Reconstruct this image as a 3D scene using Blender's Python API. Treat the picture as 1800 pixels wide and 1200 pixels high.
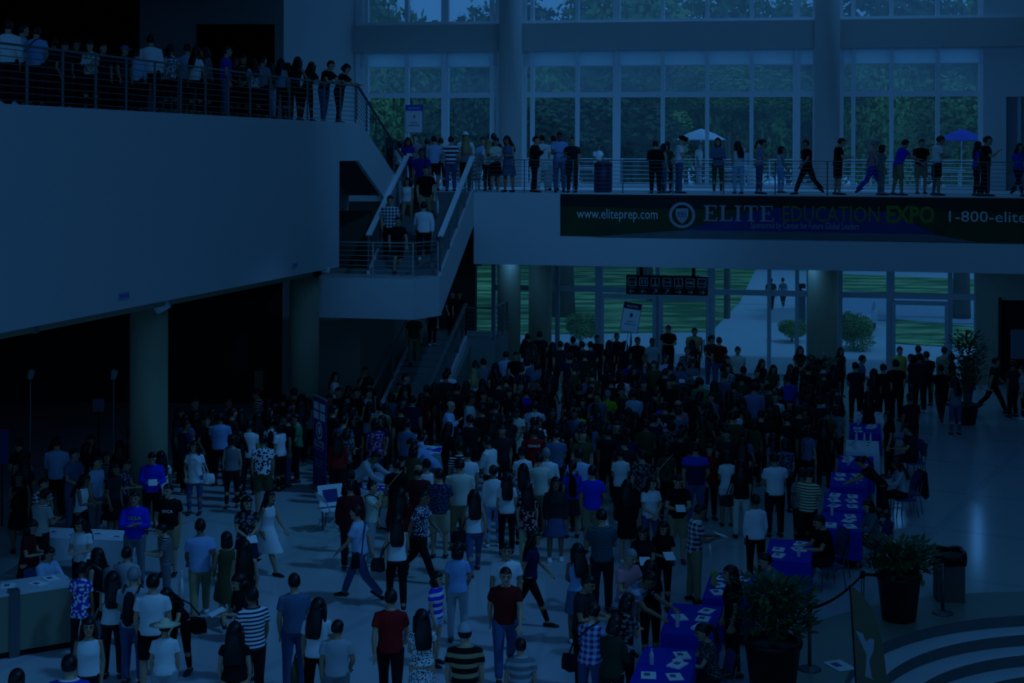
import bpy, bmesh, math, random
from mathutils import Matrix, Vector
random.seed(7)
RAD = math.radians
for o in list(bpy.data.objects):
    bpy.data.objects.remove(o)
scene = bpy.context.scene
COL = scene.collection

# ------------------------------------------------------------------ camera
F = 2600.0            # focal length in pixels of the 1800 px wide frame
CAMZ = 8.0
HOR = 268.0           # row of the horizon
cam_d = bpy.data.cameras.new('camera')
cam_d.sensor_width = 36.0
cam_d.lens = 36.0 * F / 1800.0
cam_d.shift_y = -(600 - HOR) / 1800.0
cam_d.clip_end = 600
cam = bpy.data.objects.new('camera', cam_d)
COL.objects.link(cam)
CAMM = Matrix.Translation((0, 0, CAMZ)) @ Matrix.Rotation(math.pi / 2, 4, 'X') @ Matrix.Rotation(0.0040, 4, 'Z')
cam.matrix_world = CAMM
scene.camera = cam

# ------------------------------------------------------------------ light: everything is lit by one deep blue daylight
TINT = (0.075, 0.375, 1.0)
scene.view_settings.view_transform = 'Standard'
scene.view_settings.look = 'None'
scene.view_settings.gamma = 1.0
scene.view_settings.exposure = -2.27
world = bpy.data.worlds.new('sky')
scene.world = world
world.use_nodes = True
nt = world.node_tree
nt.nodes.clear()
wo = nt.nodes.new('ShaderNodeOutputWorld')
bg = nt.nodes.new('ShaderNodeBackground')
bg.inputs['Color'].default_value = (*TINT, 1)
bg.inputs['Strength'].default_value = 1.8
nt.links.new(bg.outputs[0], wo.inputs[0])
sun_d = bpy.data.lights.new('sun', 'SUN')
sun_d.energy = 2.5
sun_d.color = TINT
sun_d.angle = math.radians(5)
sun = bpy.data.objects.new('sun', sun_d)
COL.objects.link(sun)
SUNDIR = Vector((-math.cos(math.radians(55)), 0.15, -math.sin(math.radians(55))))
sun.rotation_euler = SUNDIR.to_track_quat('-Z', 'Y').to_euler()
sun.location = (20, 10, 40)

# ------------------------------------------------------------------ pixel helpers (a pixel gives a direction, the plane it stands on gives the distance)
def ray(px, py):
    return (CAMM.to_3x3() @ Vector(((px - 900) / F, (HOR - py) / F, -1.0)))
def at_z(px, py, z=0.0):
    d = ray(px, py)
    t = (z - CAMZ) / d.z
    return Vector((d.x * t, d.y * t, z))
def at_depth(px, py, D):
    d = ray(px, py)
    t = D / d.y
    return Vector((d.x * t, D, CAMZ + d.z * t))
# frame of the glass front: local x to the right along it, local y outwards, away from the camera
FANG = -math.atan(0.19)
FR = Matrix.Translation((0, 55, 0)) @ Matrix.Rotation(FANG, 4, 'Z')
FRI = FR.inverted()
def lp(px, py, y=0.0):
    """pixel -> (x, z) in the front's own frame on the plane local y"""
    o = FRI @ Vector((0, 0, CAMZ))
    d = FRI.to_3x3() @ ray(px, py)
    t = (y - o.y) / d.y
    p = o + d * t
    return p.x, p.z
def fw(x, y, z):
    return FR @ Vector((x, y, z))

# ------------------------------------------------------------------ materials
def lin(c):
    return tuple(((v / 12.92) if v <= 0.04045 else ((v + 0.055) / 1.055) ** 2.4) for v in c)
MATS = {}
def mat(name, c, rough=0.6, metal=0.0, vary=0.06, scale=3.0, spec=0.4, bump=0.0):
    if name in MATS:
        return MATS[name]
    m = bpy.data.materials.new(name)
    m.use_nodes = True
    t = m.node_tree
    b = t.nodes['Principled BSDF']
    lc = lin(c)
    b.inputs['Roughness'].default_value = rough
    b.inputs['Metallic'].default_value = metal
    b.inputs['Specular IOR Level'].default_value = spec
    tc = t.nodes.new('ShaderNodeTexCoord')
    n = t.nodes.new('ShaderNodeTexNoise')
    n.inputs['Scale'].default_value = scale
    n.inputs['Detail'].default_value = 3
    t.links.new(tc.outputs['Object'], n.inputs['Vector'])
    mx = t.nodes.new('ShaderNodeMix')
    mx.data_type = 'RGBA'
    mx.inputs[6].default_value = (*[v * (1 - vary) for v in lc], 1)
    mx.inputs[7].default_value = (*[min(1, v * (1 + vary)) for v in lc], 1)
    t.links.new(n.outputs['Fac'], mx.inputs[0])
    t.links.new(mx.outputs[2], b.inputs['Base Color'])
    if bump:
        bp = t.nodes.new('ShaderNodeBump')
        bp.inputs['Strength'].default_value = bump
        t.links.new(n.outputs['Fac'], bp.inputs['Height'])
        t.links.new(bp.outputs[0], b.inputs['Normal'])
    MATS[name] = m
    return m

def glass_mat(name, haze=0.12, gloss=0.06, tint=(0.9, 0.95, 0.95)):
    m = bpy.data.materials.new(name)
    m.use_nodes = True
    t = m.node_tree
    t.nodes.clear()
    out = t.nodes.new('ShaderNodeOutputMaterial')
    tr = t.nodes.new('ShaderNodeBsdfTransparent')
    tr.inputs[0].default_value = (*tint, 1)
    gl = t.nodes.new('ShaderNodeBsdfGlossy')
    gl.inputs['Roughness'].default_value = 0.05
    tl = t.nodes.new('ShaderNodeBsdfTranslucent')
    tl.inputs[0].default_value = (0.9, 0.95, 1, 1)
    n = t.nodes.new('ShaderNodeTexNoise')
    n.inputs['Scale'].default_value = 0.7
    mr = t.nodes.new('ShaderNodeMapRange')
    mr.inputs[3].default_value = haze * 0.7
    mr.inputs[4].default_value = haze * 1.3
    t.links.new(n.outputs['Fac'], mr.inputs[0])
    a = t.nodes.new('ShaderNodeMixShader')
    t.links.new(mr.outputs[0], a.inputs[0])
    t.links.new(tr.outputs[0], a.inputs[1])
    t.links.new(tl.outputs[0], a.inputs[2])
    b = t.nodes.new('ShaderNodeMixShader')
    b.inputs[0].default_value = gloss
    t.links.new(a.outputs[0], b.inputs[1])
    t.links.new(gl.outputs[0], b.inputs[2])
    t.links.new(b.outputs[0], out.inputs[0])
    return m

# ------------------------------------------------------------------ mesh helpers
class MB:
    def __init__(self, M=None):
        self.v = []; self.f = []; self.M = M
    def add(self, vs, fs):
        n = len(self.v)
        if self.M is not None:
            vs = [self.M @ Vector(p) for p in vs]
        self.v += [tuple(p) for p in vs]
        self.f += [tuple(i + n for i in f) for f in fs]
        return self
    def box(self, x0, x1, y0, y1, z0, z1):
        return self.add([(x0, y0, z0), (x1, y0, z0), (x1, y1, z0), (x0, y1, z0), (x0, y0, z1), (x1, y0, z1), (x1, y1, z1), (x0, y1, z1)],
                        [(3, 2, 1, 0), (4, 5, 6, 7), (0, 1, 5, 4), (1, 2, 6, 5), (2, 3, 7, 6), (3, 0, 4, 7)])
    def prism(self, poly, z0, z1):
        n = len(poly)
        vs = [(p[0], p[1], z0) for p in poly] + [(p[0], p[1], z1) for p in poly]
        fs = [tuple(range(n - 1, -1, -1)), tuple(range(n, 2 * n))] + [(i, (i + 1) % n, n + (i + 1) % n, n + i) for i in range(n)]
        return self.add(vs, fs)
    def extrude(self, poly, d):
        """3-D polygon pushed along the vector d"""
        n = len(poly); d = Vector(d)
        vs = [Vector(p) for p in poly] + [Vector(p) + d for p in poly]
        fs = [tuple(range(n - 1, -1, -1)), tuple(range(n, 2 * n))] + [(i, (i + 1) % n, n + (i + 1) % n, n + i) for i in range(n)]
        return self.add(vs, fs)
    def bar(self, a, b, w, h=None):
        """box bar from a to b, w wide, h high"""
        h = h or w
        a = Vector(a); b = Vector(b); d = (b - a)
        L = d.length
        if L < 1e-6: return self
        d.normalize()
        up = Vector((0, 0, 1)) if abs(d.z) < 0.95 else Vector((0, 1, 0))
        x = d.cross(up).normalized(); u = x.cross(d).normalized()
        vs = []
        for p in (a, b):
            for sx, su in ((-1, -1), (1, -1), (1, 1), (-1, 1)):
                vs.append(p + x * sx * w / 2 + u * su * h / 2)
        return self.add(vs, [(3, 2, 1, 0), (4, 5, 6, 7), (0, 1, 5, 4), (1, 2, 6, 5), (2, 3, 7, 6), (3, 0, 4, 7)])
    def tube(self, pts, rad, seg=8, cap=True):
        pts = [Vector(p) for p in pts]
        n = len(pts)
        if not isinstance(rad, (list, tuple)): rad = [rad] * n
        vs = []; fs = []
        prev = None
        for i, p in enumerate(pts):
            d = (pts[min(i + 1, n - 1)] - pts[max(i - 1, 0)]).normalized()
            if prev is None:
                up = Vector((0, 0, 1)) if abs(d.z) < 0.9 else Vector((1, 0, 0))
                x = d.cross(up).normalized()
            else:
                x = (prev - d * prev.dot(d)).normalized()
            prev = x
            y = d.cross(x)
            r = rad[i]
            rx, ry = r if isinstance(r, (list, tuple)) else (r, r)
            for k in range(seg):
                a = 2 * math.pi * k / seg
                vs.append(p + x * math.cos(a) * rx + y * math.sin(a) * ry)
        for i in range(n - 1):
            for k in range(seg):
                k2 = (k + 1) % seg
                fs.append((i * seg + k, i * seg + k2, (i + 1) * seg + k2, (i + 1) * seg + k))
        if cap:
            fs.append(tuple(range(seg - 1, -1, -1)))
            fs.append(tuple(range((n - 1) * seg, n * seg)))
        return self.add(vs, fs)
    def lathe(self, prof, seg=20, c=(0, 0, 0)):
        """profile of (radius, z) turned round the z axis through c"""
        vs = []; fs = []
        n = len(prof)
        for r, z in prof:
            for k in range(seg):
                a = 2 * math.pi * k / seg
                vs.append((c[0] + r * math.cos(a), c[1] + r * math.sin(a), c[2] + z))
        for i in range(n - 1):
            for k in range(seg):
                k2 = (k + 1) % seg
                fs.append((i * seg + k, i * seg + k2, (i + 1) * seg + k2, (i + 1) * seg + k))
        fs.append(tuple(range(seg - 1, -1, -1)))
        fs.append(tuple(range((n - 1) * seg, n * seg)))
        return self.add(vs, fs)
    def mesh(self, name, m=None, smooth=False):
        me = bpy.data.meshes.new(name)
        me.from_pydata(self.v, [], self.f)
        me.update()
        if m: me.materials.append(m)
        if smooth:
            me.polygons.foreach_set('use_smooth', [True] * len(me.polygons))
        return me
    def build(self, name, m, parent=None, smooth=False):
        return link(name, self.mesh(name, m, smooth), parent)
def link(name, me, parent=None, M=None):
    o = bpy.data.objects.new(name, me)
    COL.objects.link(o)
    if parent is not None:
        o.parent = parent
        if M is not None:
            o.matrix_local = M          # M is in the parent's frame
        else:
            o.matrix_parent_inverse = parent.matrix_basis.inverted()   # geometry given in world space
    elif M is not None:
        o.matrix_world = M
    return o
def tag(o, label, cat, group=None):
    o['label'] = label; o['category'] = cat
    if group: o['group'] = group
    return o
def struct(o):
    o['kind'] = 'structure'
    return o
def thing(name, label, cat, loc=(0, 0, 0), rz=0.0, group=None):
    o = bpy.data.objects.new(name, None)
    COL.objects.link(o)
    o.matrix_basis = Matrix.Translation(loc) @ Matrix.Rotation(rz, 4, 'Z')
    o.empty_display_size = 0.2
    return tag(o, label, cat, group)
def text_mesh(s, size, depth=0.004, bold=0.0, align='LEFT', sx=1.0):
    cu = bpy.data.curves.new('lettering', 'FONT')
    cu.body = s; cu.size = size; cu.extrude = depth / 2; cu.offset = bold
    cu.align_x = align; cu.resolution_u = 2
    o = bpy.data.objects.new('lettering', cu)
    COL.objects.link(o)
    dg = bpy.context.evaluated_depsgraph_get(); dg.update()
    me = bpy.data.meshes.new_from_object(o.evaluated_get(dg))
    bpy.data.objects.remove(o)
    if sx != 1.0:
        me.transform(Matrix.Diagonal((sx, 1, 1, 1)))
    return me
def lettering(s, size, m, parent, M, bold=0.0, align='LEFT', depth=0.004, sx=1.0, name='lettering'):
    me = text_mesh(s, size, depth, bold, align, sx)
    me.materials.clear(); me.materials.append(m)
    o = link(name, me, parent)
    o.matrix_parent_inverse = parent.matrix_basis.inverted()
    o.matrix_basis = M
    return o
# ------------------------------------------------------------------ materials of the building
M_wall = mat('white_plaster', (0.86, 0.86, 0.86), 0.75, vary=0.03, scale=0.6)
M_beam = mat('beam_plaster', (0.78, 0.77, 0.75), 0.8, vary=0.03)
M_wallgrey = mat('grey_plaster', (0.52, 0.53, 0.52), 0.8)
M_walldark = mat('shade_dark_panel', (0.16, 0.15, 0.15), 0.8)  # dark colour stands in for shade on walls and ceiling around the hall
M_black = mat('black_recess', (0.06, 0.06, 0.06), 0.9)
M_col = mat('column_paint', (0.70, 0.66, 0.54), 0.6, vary=0.04)
M_frame = mat('white_frame', (0.97, 0.97, 0.98), 0.45, vary=0.02)
M_frame2 = mat('aluminium_frame', (0.72, 0.75, 0.77), 0.5, 0.0)
M_steel = mat('brushed_steel', (0.68, 0.68, 0.66), 0.35, 0.6)
M_raildark = mat('grey_steel', (0.42, 0.43, 0.44), 0.45, 0.5)
M_stone = mat('step_stone', (0.50, 0.50, 0.50), 0.6)
M_glass = glass_mat('window_glass', 0.07, 0.05)
M_glassup = glass_mat('hazy_window_glass', 0.30, 0.05)
M_shade = glass_mat('roller_shade_fabric', 0.62, 0.02)
M_paver = mat('paving', (0.80, 0.80, 0.79), 0.8, vary=0.05)

def floor_mat():
    m = bpy.data.materials.new('polished_stone_floor')
    m.use_nodes = True
    t = m.node_tree; b = t.nodes['Principled BSDF']
    b.inputs['Roughness'].default_value = 0.16
    b.inputs['Specular IOR Level'].default_value = 0.5
    tc = t.nodes.new('ShaderNodeTexCoord')
    mp = t.nodes.new('ShaderNodeMapping')
    mp.inputs['Rotation'].default_value = (0, 0, 0.5)
    t.links.new(tc.outputs['Object'], mp.inputs[0])
    br = t.nodes.new('ShaderNodeTexBrick')
    br.offset = 0.0
    br.inputs['Scale'].default_value = 0.28
    br.inputs['Color1'].default_value = (*lin((0.82, 0.82, 0.82)), 1)
    br.inputs['Color2'].default_value = (*lin((0.81, 0.82, 0.83)), 1)
    br.inputs['Mortar'].default_value = (*lin((0.77, 0.78, 0.80)), 1)
    br.inputs['Mortar Size'].default_value = 0.03
    br.inputs['Brick Width'].default_value = 1.0
    br.inputs['Row Height'].default_value = 1.0
    t.links.new(mp.outputs[0], br.inputs['Vector'])
    n = t.nodes.new('ShaderNodeTexNoise'); n.inputs['Scale'].default_value = 6
    mx = t.nodes.new('ShaderNodeMix'); mx.data_type = 'RGBA'; mx.blend_type = 'MULTIPLY'
    mx.inputs[0].default_value = 0.25
    t.links.new(br.outputs[0], mx.inputs[6]); t.links.new(n.outputs['Color'], mx.inputs[7])
    t.links.new(mx.outputs[2], b.inputs['Base Color'])
    return m
M_floor = floor_mat()
M_ring = mat('mosaic_border', (0.55, 0.56, 0.50), 0.4, vary=0.25, scale=30)

# ------------------------------------------------------------------ floor with the round sunken steps
PC = Vector((9.6, 21.0)); PR = 4.74; PRO = 6.1
def ringpts(r, n=96):
    return [(PC.x + r * math.cos(2 * math.pi * k / n), PC.y + r * math.sin(2 * math.pi * k / n)) for k in range(n)]
def sqpts(h, n=96):
    out = []
    for k in range(n):
        a = 2 * math.pi * k / n
        c, s = math.cos(a), math.sin(a)
        q = h / max(abs(c), abs(s))
        out.append((PC.x + q * c, PC.y + q * s))
    return out
def flat_ring(pa, pb, za, zb):
    n = len(pa)
    return [(p[0], p[1], za) for p in pa] + [(p[0], p[1], zb) for p in pb], [(k, (k + 1) % n, n + (k + 1) % n, n + k) for k in range(n)]
mb = MB()
H = 6.4
mb.add(*flat_ring(sqpts(H), ringpts(PRO), 0, 0))
fl = lambda x, y: fw(x, y, 0)
x0, x1, y0 = -34, 24, -9
def yfront(x):
    return 55 - 0.19 * x
q = lambda a, b, c, d: mb.add([(a, c, 0), (b, c, 0), (b, d, 0), (a, d, 0)], [(0, 1, 2, 3)])
q(x0, PC.x - H, y0, PC.y + H); q(PC.x + H, x1, y0, PC.y + H); q(PC.x - H, PC.x + H, y0, PC.y - H)
mb.add([(x0, PC.y + H, 0), (x1, PC.y + H, 0), (x1, yfront(x1), 0), (x0, yfront(x0), 0)], [(0, 1, 2, 3)])
floor = struct(mb.build('floor', M_floor))
rb = MB(); rb.add(*flat_ring(ringpts(PRO), ringpts(PR), 0, 0))
rb.build('mosaic_border', M_ring, floor)
M_tread = mat('step_tread', (0.86, 0.87, 0.88), 0.5)
M_riser = mat('step_riser', (0.42, 0.44, 0.44), 0.5)
z = 0.0; r = PR
for k in range(6):
    a = MB(); a.add(*flat_ring(ringpts(r), ringpts(r), z, z - 0.19)); a.build('riser', M_riser, floor)
    z -= 0.19
    r2 = r - 0.42
    a = MB(); a.add(*flat_ring(ringpts(r), ringpts(r2), z, z)); a.build('tread', M_tread, floor)
    r = r2
a = MB(); a.add([(p[0], p[1], z) for p in ringpts(r)], [tuple(range(96))]); a.build('basin', M_stone, floor)

# ------------------------------------------------------------------ columns
def column(name, x, y, z0, z1, r, m_=None):
    m = MB(); m.lathe([(r, z0), (r, z1)], 36, (x, y, 0))
    return struct(m.build(name, m_ or M_col, None, True))
column('column', -7.91, 32.3, 0, 4.85, 0.41)
column('column', -5.64, 40.3, 0, 4.85, 0.40)
for px, y, z0, z1, r in ((896, -0.9, 6.75, 19.8, 0.42), (1453, -0.9, 6.75, 19.8, 0.44), (895, -1.6, 0, 4.5, 0.42), (950, -0.9, 0, 4.5, 0.42), (1447, -1.8, 0, 4.5, 0.52)):
    lx, _ = lp(px, 400, y)
    w = fw(lx, y, 0)
    column('column', w.x, w.y, z0, z1, r, M_beam if z0 > 1 else None)

# ------------------------------------------------------------------ mezzanine
ZM, ZB, ZL, ZS = 6.75, 8.81, 4.48, 4.5     # mezzanine, left balcony, stair landing, soffit
YE = -8.64                                # mezzanine edge in the front's frame
YF2, YL = -12.9, -14.3                    # foot of the middle flight, front of the landing
XR = 19.0
XA = lp(712, 338, YE)[0]; XB = lp(833, 338, YE)[0]
XW = lp(625, 200, 0)[0]
mb = MB(FR)
mb.box(XB, XR, YE, 0, ZS, ZM)
mb.box(XA, XB, YE, 0, ZM - 0.5, ZM)
mb.box(XW - 1.5, XA, -3.6, 0, ZM - 0.5, ZM)
struct(mb.build('floor_mezzanine', M_wall))
# left balcony: edge runs from the near left to the stairs
ZSB = 4.85
def bedge(D): return Vector((-15.78 + 0.273 * D, D))
b0, b1, b2 = bedge(12), bedge(40.5), bedge(41.85)
mb = MB()
mb.prism([(-30, 12), (b0.x, b0.y), (b1.x, b1.y), (-30, b1.y)], ZSB, ZB)
mb.prism([(-30, b1.y), (b1.x - 2.0, b1.y), (b1.x - 1.5, 47.9), (-30, 47.9)], ZSB, ZB)
mb.prism([(b1.x - 3, b1.y), (b1.x, b1.y), (b2.x, b2.y), (b2.x - 3, b2.y)], 7.75, ZB)
struct(mb.build('floor_balcony', M_wall))
# lip under the balcony edge
lipd = (b1 - b0).normalized(); lipn = Vector((-lipd.y, lipd.x))
mb = MB()
la = b0 + lipn * 0.35; lb = b1 + lipn * 0.35
mb.prism([(la.x, la.y), (lb.x, lb.y), (lb.x + lipn.x * .3, lb.y + lipn.y * .3), (la.x + lipn.x * .3, la.y + lipn.y * .3)], ZSB - .18, ZSB)
struct(mb.build('trim_1', M_col))

# ------------------------------------------------------------------ walls round the balcony and under it
mb = MB()
c = at_depth(498, 200, 48.0); d = fw(XW, 0, 0)
mb.prism([(c.x, c.y), (d.x, d.y), (d.x - 0.3, d.y + 0.3), (c.x - 0.3, c.y + 0.1)], 0, 19.8)
struct(mb.build('wall_side', M_wall))
Y2 = 48.0
xa = at_depth(245, 200, Y2).x; xb = c.x; xo0 = at_depth(343, 100, Y2).x; xo1 = at_depth(484, 100, Y2).x; zo = at_depth(400, 42, Y2).z
mb = MB()
mb.box(xa, xo0, Y2, Y2 + 0.3, ZB, 13.4); mb.box(xo1, xb, Y2, Y2 + 0.3, ZB, 13.4); mb.box(xo0, xo1, Y2, Y2 + 0.3, zo, 13.4)
mb.box(xa, xb, Y2, Y2 + 0.3, 4.0, ZB - 0.02)
struct(mb.build('wall_balcony', M_wallgrey))
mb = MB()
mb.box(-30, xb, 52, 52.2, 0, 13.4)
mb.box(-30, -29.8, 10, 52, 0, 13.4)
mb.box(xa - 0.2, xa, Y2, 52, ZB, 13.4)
struct(mb.build('wall_left', M_black))  # black walls stand in for the darkness of the unlit room
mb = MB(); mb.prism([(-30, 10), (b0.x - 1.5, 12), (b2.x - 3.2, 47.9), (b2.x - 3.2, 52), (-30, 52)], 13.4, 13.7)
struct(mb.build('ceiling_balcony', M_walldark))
# ground-floor wall under the stairs and the dark back wall under the balcony
wl = MB(FR)
xs0 = lp(563, 600, -11.4)[0]; xs1 = lp(633, 600, -11.4)[0]; xs2 = lp(690, 600, -9.0)[0]
wl.box(xs0 - 1.2, xs1, -11.4, -11.1, 0, 4.5)
wl.add([(xs1, -11.4, 0), (xs2, -9, 0), (xs2, -9, 4.5), (xs1, -11.4, 4.5)], [(0, 1, 2, 3)])
wl.box(xs2 - 0.3, xs2 + 0.0, -9.0, 0, 0, 6.26)
struct(wl.build('wall_stairs', mat('stair_wall_paint', (0.60, 0.62, 0.56), 0.8)))
mb = MB(FR); mb.box(XW - 1.6, XA + 1.2, -3.58, -3.3, 0, 6.3); mb.box(XW - 1.6, XA - .6, -10.5, -10.3, 4.55, 6.2); struct(mb.build('wall_recess', mat('recess_shade', (0.30, 0.31, 0.27), 0.85)))  # darker copy of the stair wall colour; recess shade painted in
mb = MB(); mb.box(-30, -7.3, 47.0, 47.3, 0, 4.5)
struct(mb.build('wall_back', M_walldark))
# pieces seen in the gloom under the balcony: door frames and lit panels
# right end of the front
xr0 = lp(1714, 600, 0)[0]; xru = lp(1727, 200, 0)[0]
xd0, zd0 = lp(1755, 527, -0.3)
mb = MB(FR)
mb.box(xr0, xd0, -0.3, 0.3, 0, ZS); mb.box(xd0, XR, -0.3, 0.3, zd0, ZS)
struct(mb.build('wall_front_lower', mat('brown_grey_paint', (0.66, 0.64, 0.56), 0.8)))
xe0, ze0 = lp(1769, 170, -0.3)
mb = MB(FR)
mb.box(xru, xe0, -0.3, 0.3, ZM, 19.8); mb.box(xe0, XR, -0.3, 0.3, ze0, 19.8)
struct(mb.build('wall_front_upper', M_wall))
d1 = MB(FR); d1.box(xd0, XR, -0.15, -0.05, 0, zd0); d1 = struct(d1.build('door_1', M_black))  # black sheet painted for the darkness of the open doorway
a = MB(FR); a.box(xd0, xd0 + 0.1, -0.36, -0.3, 0, zd0 + .08); a.build('door_frame', M_walldark, d1)
d2 = MB(FR); d2.box(xe0, XR, -0.15, -0.05, ZM, ze0); d2 = struct(d2.build('door_2', mat('door_grey', (0.50, 0.52, 0.56), 0.6)))
xe1 = lp(1788, 250, -0.2)[0]
a = MB(FR); a.box(xe1, xe1 + 0.12, -0.24, -0.15, ZM, ze0); a.build('door_frame', M_frame2, d2)
# right wall, wall behind the camera, roof with its long skylight; slabs and gaps placed to shape the light
mb = MB(); mb.box(22.5, 22.8, -9, 52, 0, 20); struct(mb.build('wall_right', M_walldark))
mb = MB(); mb.box(-34, 24, -9.3, -9, 0, 4); struct(mb.build('wall_behind', M_wallgrey))
mb = MB()
mb.box(-34, 5.0, 8, 47, 20, 20.4); mb.box(15.5, 24, 8, 47, 20, 20.4); mb.box(-34, 3.0, 47, 66, 20, 20.4); mb.box(5.5, 24, -9, 8, 20, 20.4); mb.box(5, 15.5, 34, 47, 20, 20.4)
struct(mb.build('ceiling', M_wall))

# ------------------------------------------------------------------ glass front
zbt = lp(1100, 41)[1]; zbb = lp(1100, 89)[1]; zt0 = lp(1100, 171)[1]; zt1 = lp(1100, 162)[1]; zsh = lp(1100, 115)[1]
mb = MB(FR); mb.box(XW, XR, -0.5, 0.4, zbb, zbt); struct(mb.build('trim_2', M_beam))
wn = 0
def bay(pxs, wide, zs, trans, gm, fm, yy=0.0, shade=None, row=200, group=''):
    """one window bay: mullions at the pixel columns pxs (the wide ones listed), panes between, transoms at trans"""
    global wn
    wn += 1
    e = bpy.data.objects.new('window_%d' % wn, None); COL.objects.link(e)
    xs = [lp(p, row, yy)[0] for p in pxs]
    e.matrix_basis = FR @ Matrix.Translation((xs[0], yy, zs[0]))
    struct(e)
    for p, x in zip(pxs, xs):
        w = 0.27 if p in wide else 0.14
        a = MB(FR); a.box(x - w / 2, x + w / 2, yy - 0.12, yy + 0.12, zs[0], zs[-1]); a.build('mullion', fm, e)
    for (ta, tb) in trans:
        a = MB(FR); a.box(xs[0], xs[-1], yy - 0.1, yy + 0.1, ta, tb); a.build('transom', fm, e)
    lev = [zs[0]] + [v for t in trans for v in t] + [zs[-1]]
    for i in range(len(xs) - 1):
        for k in range(0, len(lev), 2):
            if lev[k + 1] - lev[k] < 0.05: continue
            a = MB(FR); a.add([(xs[i], yy, lev[k]), (xs[i + 1], yy, lev[k]), (xs[i + 1], yy, lev[k + 1]), (xs[i], yy, lev[k + 1])], [(0, 1, 2, 3)])
            a.build('pane', gm[min(k // 2, len(gm) - 1)], e)
        if shade:
            a = MB(FR); a.box(xs[i] + .07, xs[i + 1] - .07, yy - 0.16, yy - 0.155, shade, zs[-1]); a.build('roller_shade', M_shade, e)
            a = MB(FR); a.box(xs[i] + .07, xs[i + 1] - .07, yy - 0.18, yy - 0.15, shade - 0.04, shade); a.build('shade_rail', M_frame, e)
    return e
UB = [[632, 645, 716, 783, 865, 878], [919, 936, 1015, 1084, 1165, 1243, 1321, 1400, 1432], [1476, 1500, 1567, 1648, 1727]]
UW = {632, 783, 1084, 878, 919, 1400, 1476, 1727}
for pxs in UB:
    bay(pxs, UW, [ZM, zbb], [(ZM, ZM + 0.12), (zt0, zt1), (zbb - 0.08, zbb)], [M_glass, M_glass, M_glassup], M_frame, shade=zsh)
    bay(pxs, UW, [zbt, 19.5], [(zbt, zbt + 0.14)], [M_glassup, M_glassup], M_frame, row=20)
# ground floor: tall glazing with doors below the transom
zl0, zl1 = lp(1100, 514)[1], lp(1100, 505)[1]
LB = [[868, 980], [980, 1053, 1156, 1250, 1352, 1401, 1421], [1477, 1565, 1670, 1716]]
for pxs in LB:
    bay(pxs, {1053, 1250, 1565}, [0, 6.0], [(0, 0.1), (zl0, zl1)], [M_glass], M_frame2, row=560)
dn = 2
for (pa, pb) in ((1056, 1153), (1160, 1247), (1568, 1667)):
    dn += 1
    xa_, xb_ = lp(pa, 560, -0.2)[0], lp(pb, 560, -0.2)[0]
    e = bpy.data.objects.new('door_%d' % dn, None); COL.objects.link(e)
    e.matrix_basis = FR @ Matrix.Translation((xa_, -0.2, 0)); struct(e)
    for nm, (u0, u1, v0, v1) in {'stile': (xa_, xa_ + .12, 0, zl0 - .05), 'stile.001': (xb_ - .12, xb_, 0, zl0 - .05), 'top_rail': (xa_ + .12, xb_ - .12, zl0 - .2, zl0 - .05), 'bottom_rail': (xa_ + .12, xb_ - .12, 0, .25)}.items():
        a = MB(FR); a.box(u0, u1, -0.26, -0.16, v0, v1); a.build(nm.split('.')[0], M_frame2, e)
    a = MB(FR); a.box(xb_ - .2, xb_ - .16, -0.34, -0.3, 0.8, 1.3); a.build('handle', M_steel, e)

# ------------------------------------------------------------------ stairs
def flight(name, label, xa, xb, ya, yb, za, zb, n, under, side_z=0.12):
    """steps between y=ya (height za) and y=yb (height zb); closed stringers at both sides"""
    t = thing(name, label, 'stairs', fw(xa, ya, min(za, zb)))
    dy = (yb - ya) / n; dz = (zb - za) / n
    for i in range(n):
        zt = za + dz * (i + (0 if dz < 0 else 1))
        zt = za + dz * i + (dz if dz > 0 else 0)
        u, v = sorted((ya + dy * i, ya + dy * (i + 1)))
        a = MB(FR); a.box(xa + .1, xb - .1, u, v, zt - abs(dz) - 0.12, zt); a.build('step', M_stone, t)
    for x in (xa, xb - 0.1):
        a = MB(FR)
        a.extrude([(x, ya, za + side_z), (x, yb, zb + side_z), (x, yb, zb - under), (x, ya, za - under)], (0.1, 0, 0))
        a.build('stringer', M_wall, t)
    return t
lw = FRI @ Vector((b2.x, b2.y, 0))
X1 = lw.x
flight('staircase', 'short flight of stairs from the upper left balcony down to the mezzanine', X1 - 1.9, X1, lw.y, lw.y + 5.0, ZB, ZM, 13, 1.05)
flight('staircase', 'middle flight of stairs between mezzanine and landing with people walking down', XA, XB, YE, YF2, ZM, ZL, 13, 1.05)
XL3 = lp(672, 640, -12.0)[0]; XR3 = XB - 0.25
flight('staircase', 'lowest flight of stairs rising from the lobby behind the crowd', XL3, XR3, -13.6, -8.4, 0.0, 2.1, 13, 0.0 + 0.3)
xl0 = lp(545, 520, YL)[0]; xl1 = lp(727, 520, YL)[0]
mb = MB(FR)
mb.prism([(xl0 - .8, YL), (xl1, YL), (XB, YF2 - .3), (XB, YF2), (xl0 - .8, YF2)], 3.36, ZL)
struct(mb.build('floor_landing', M_wall))
mb = MB(FR); mb.box(XL3, XR3 + 0.9, -8.4, -6.2, 1.8, 2.1)
struct(mb.build('floor_lower_landing', M_wallgrey))
mb = MB(FR); mb.extrude([(XR3 + .02, -13.6, 0.0), (XR3 + .02, -8.4, 1.9), (XR3 + .02, -6.2, 1.8), (XR3 + .02, -6.2, 0)], (0.1, 0, 0)); mb.box(XR3 + .12, XR3 + .9, -8.4, -6.2, 0, 1.8)
struct(mb.build('wall_lower_stairs', mat('stair_cheek', (0.50, 0.53, 0.50), 0.8)))

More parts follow.
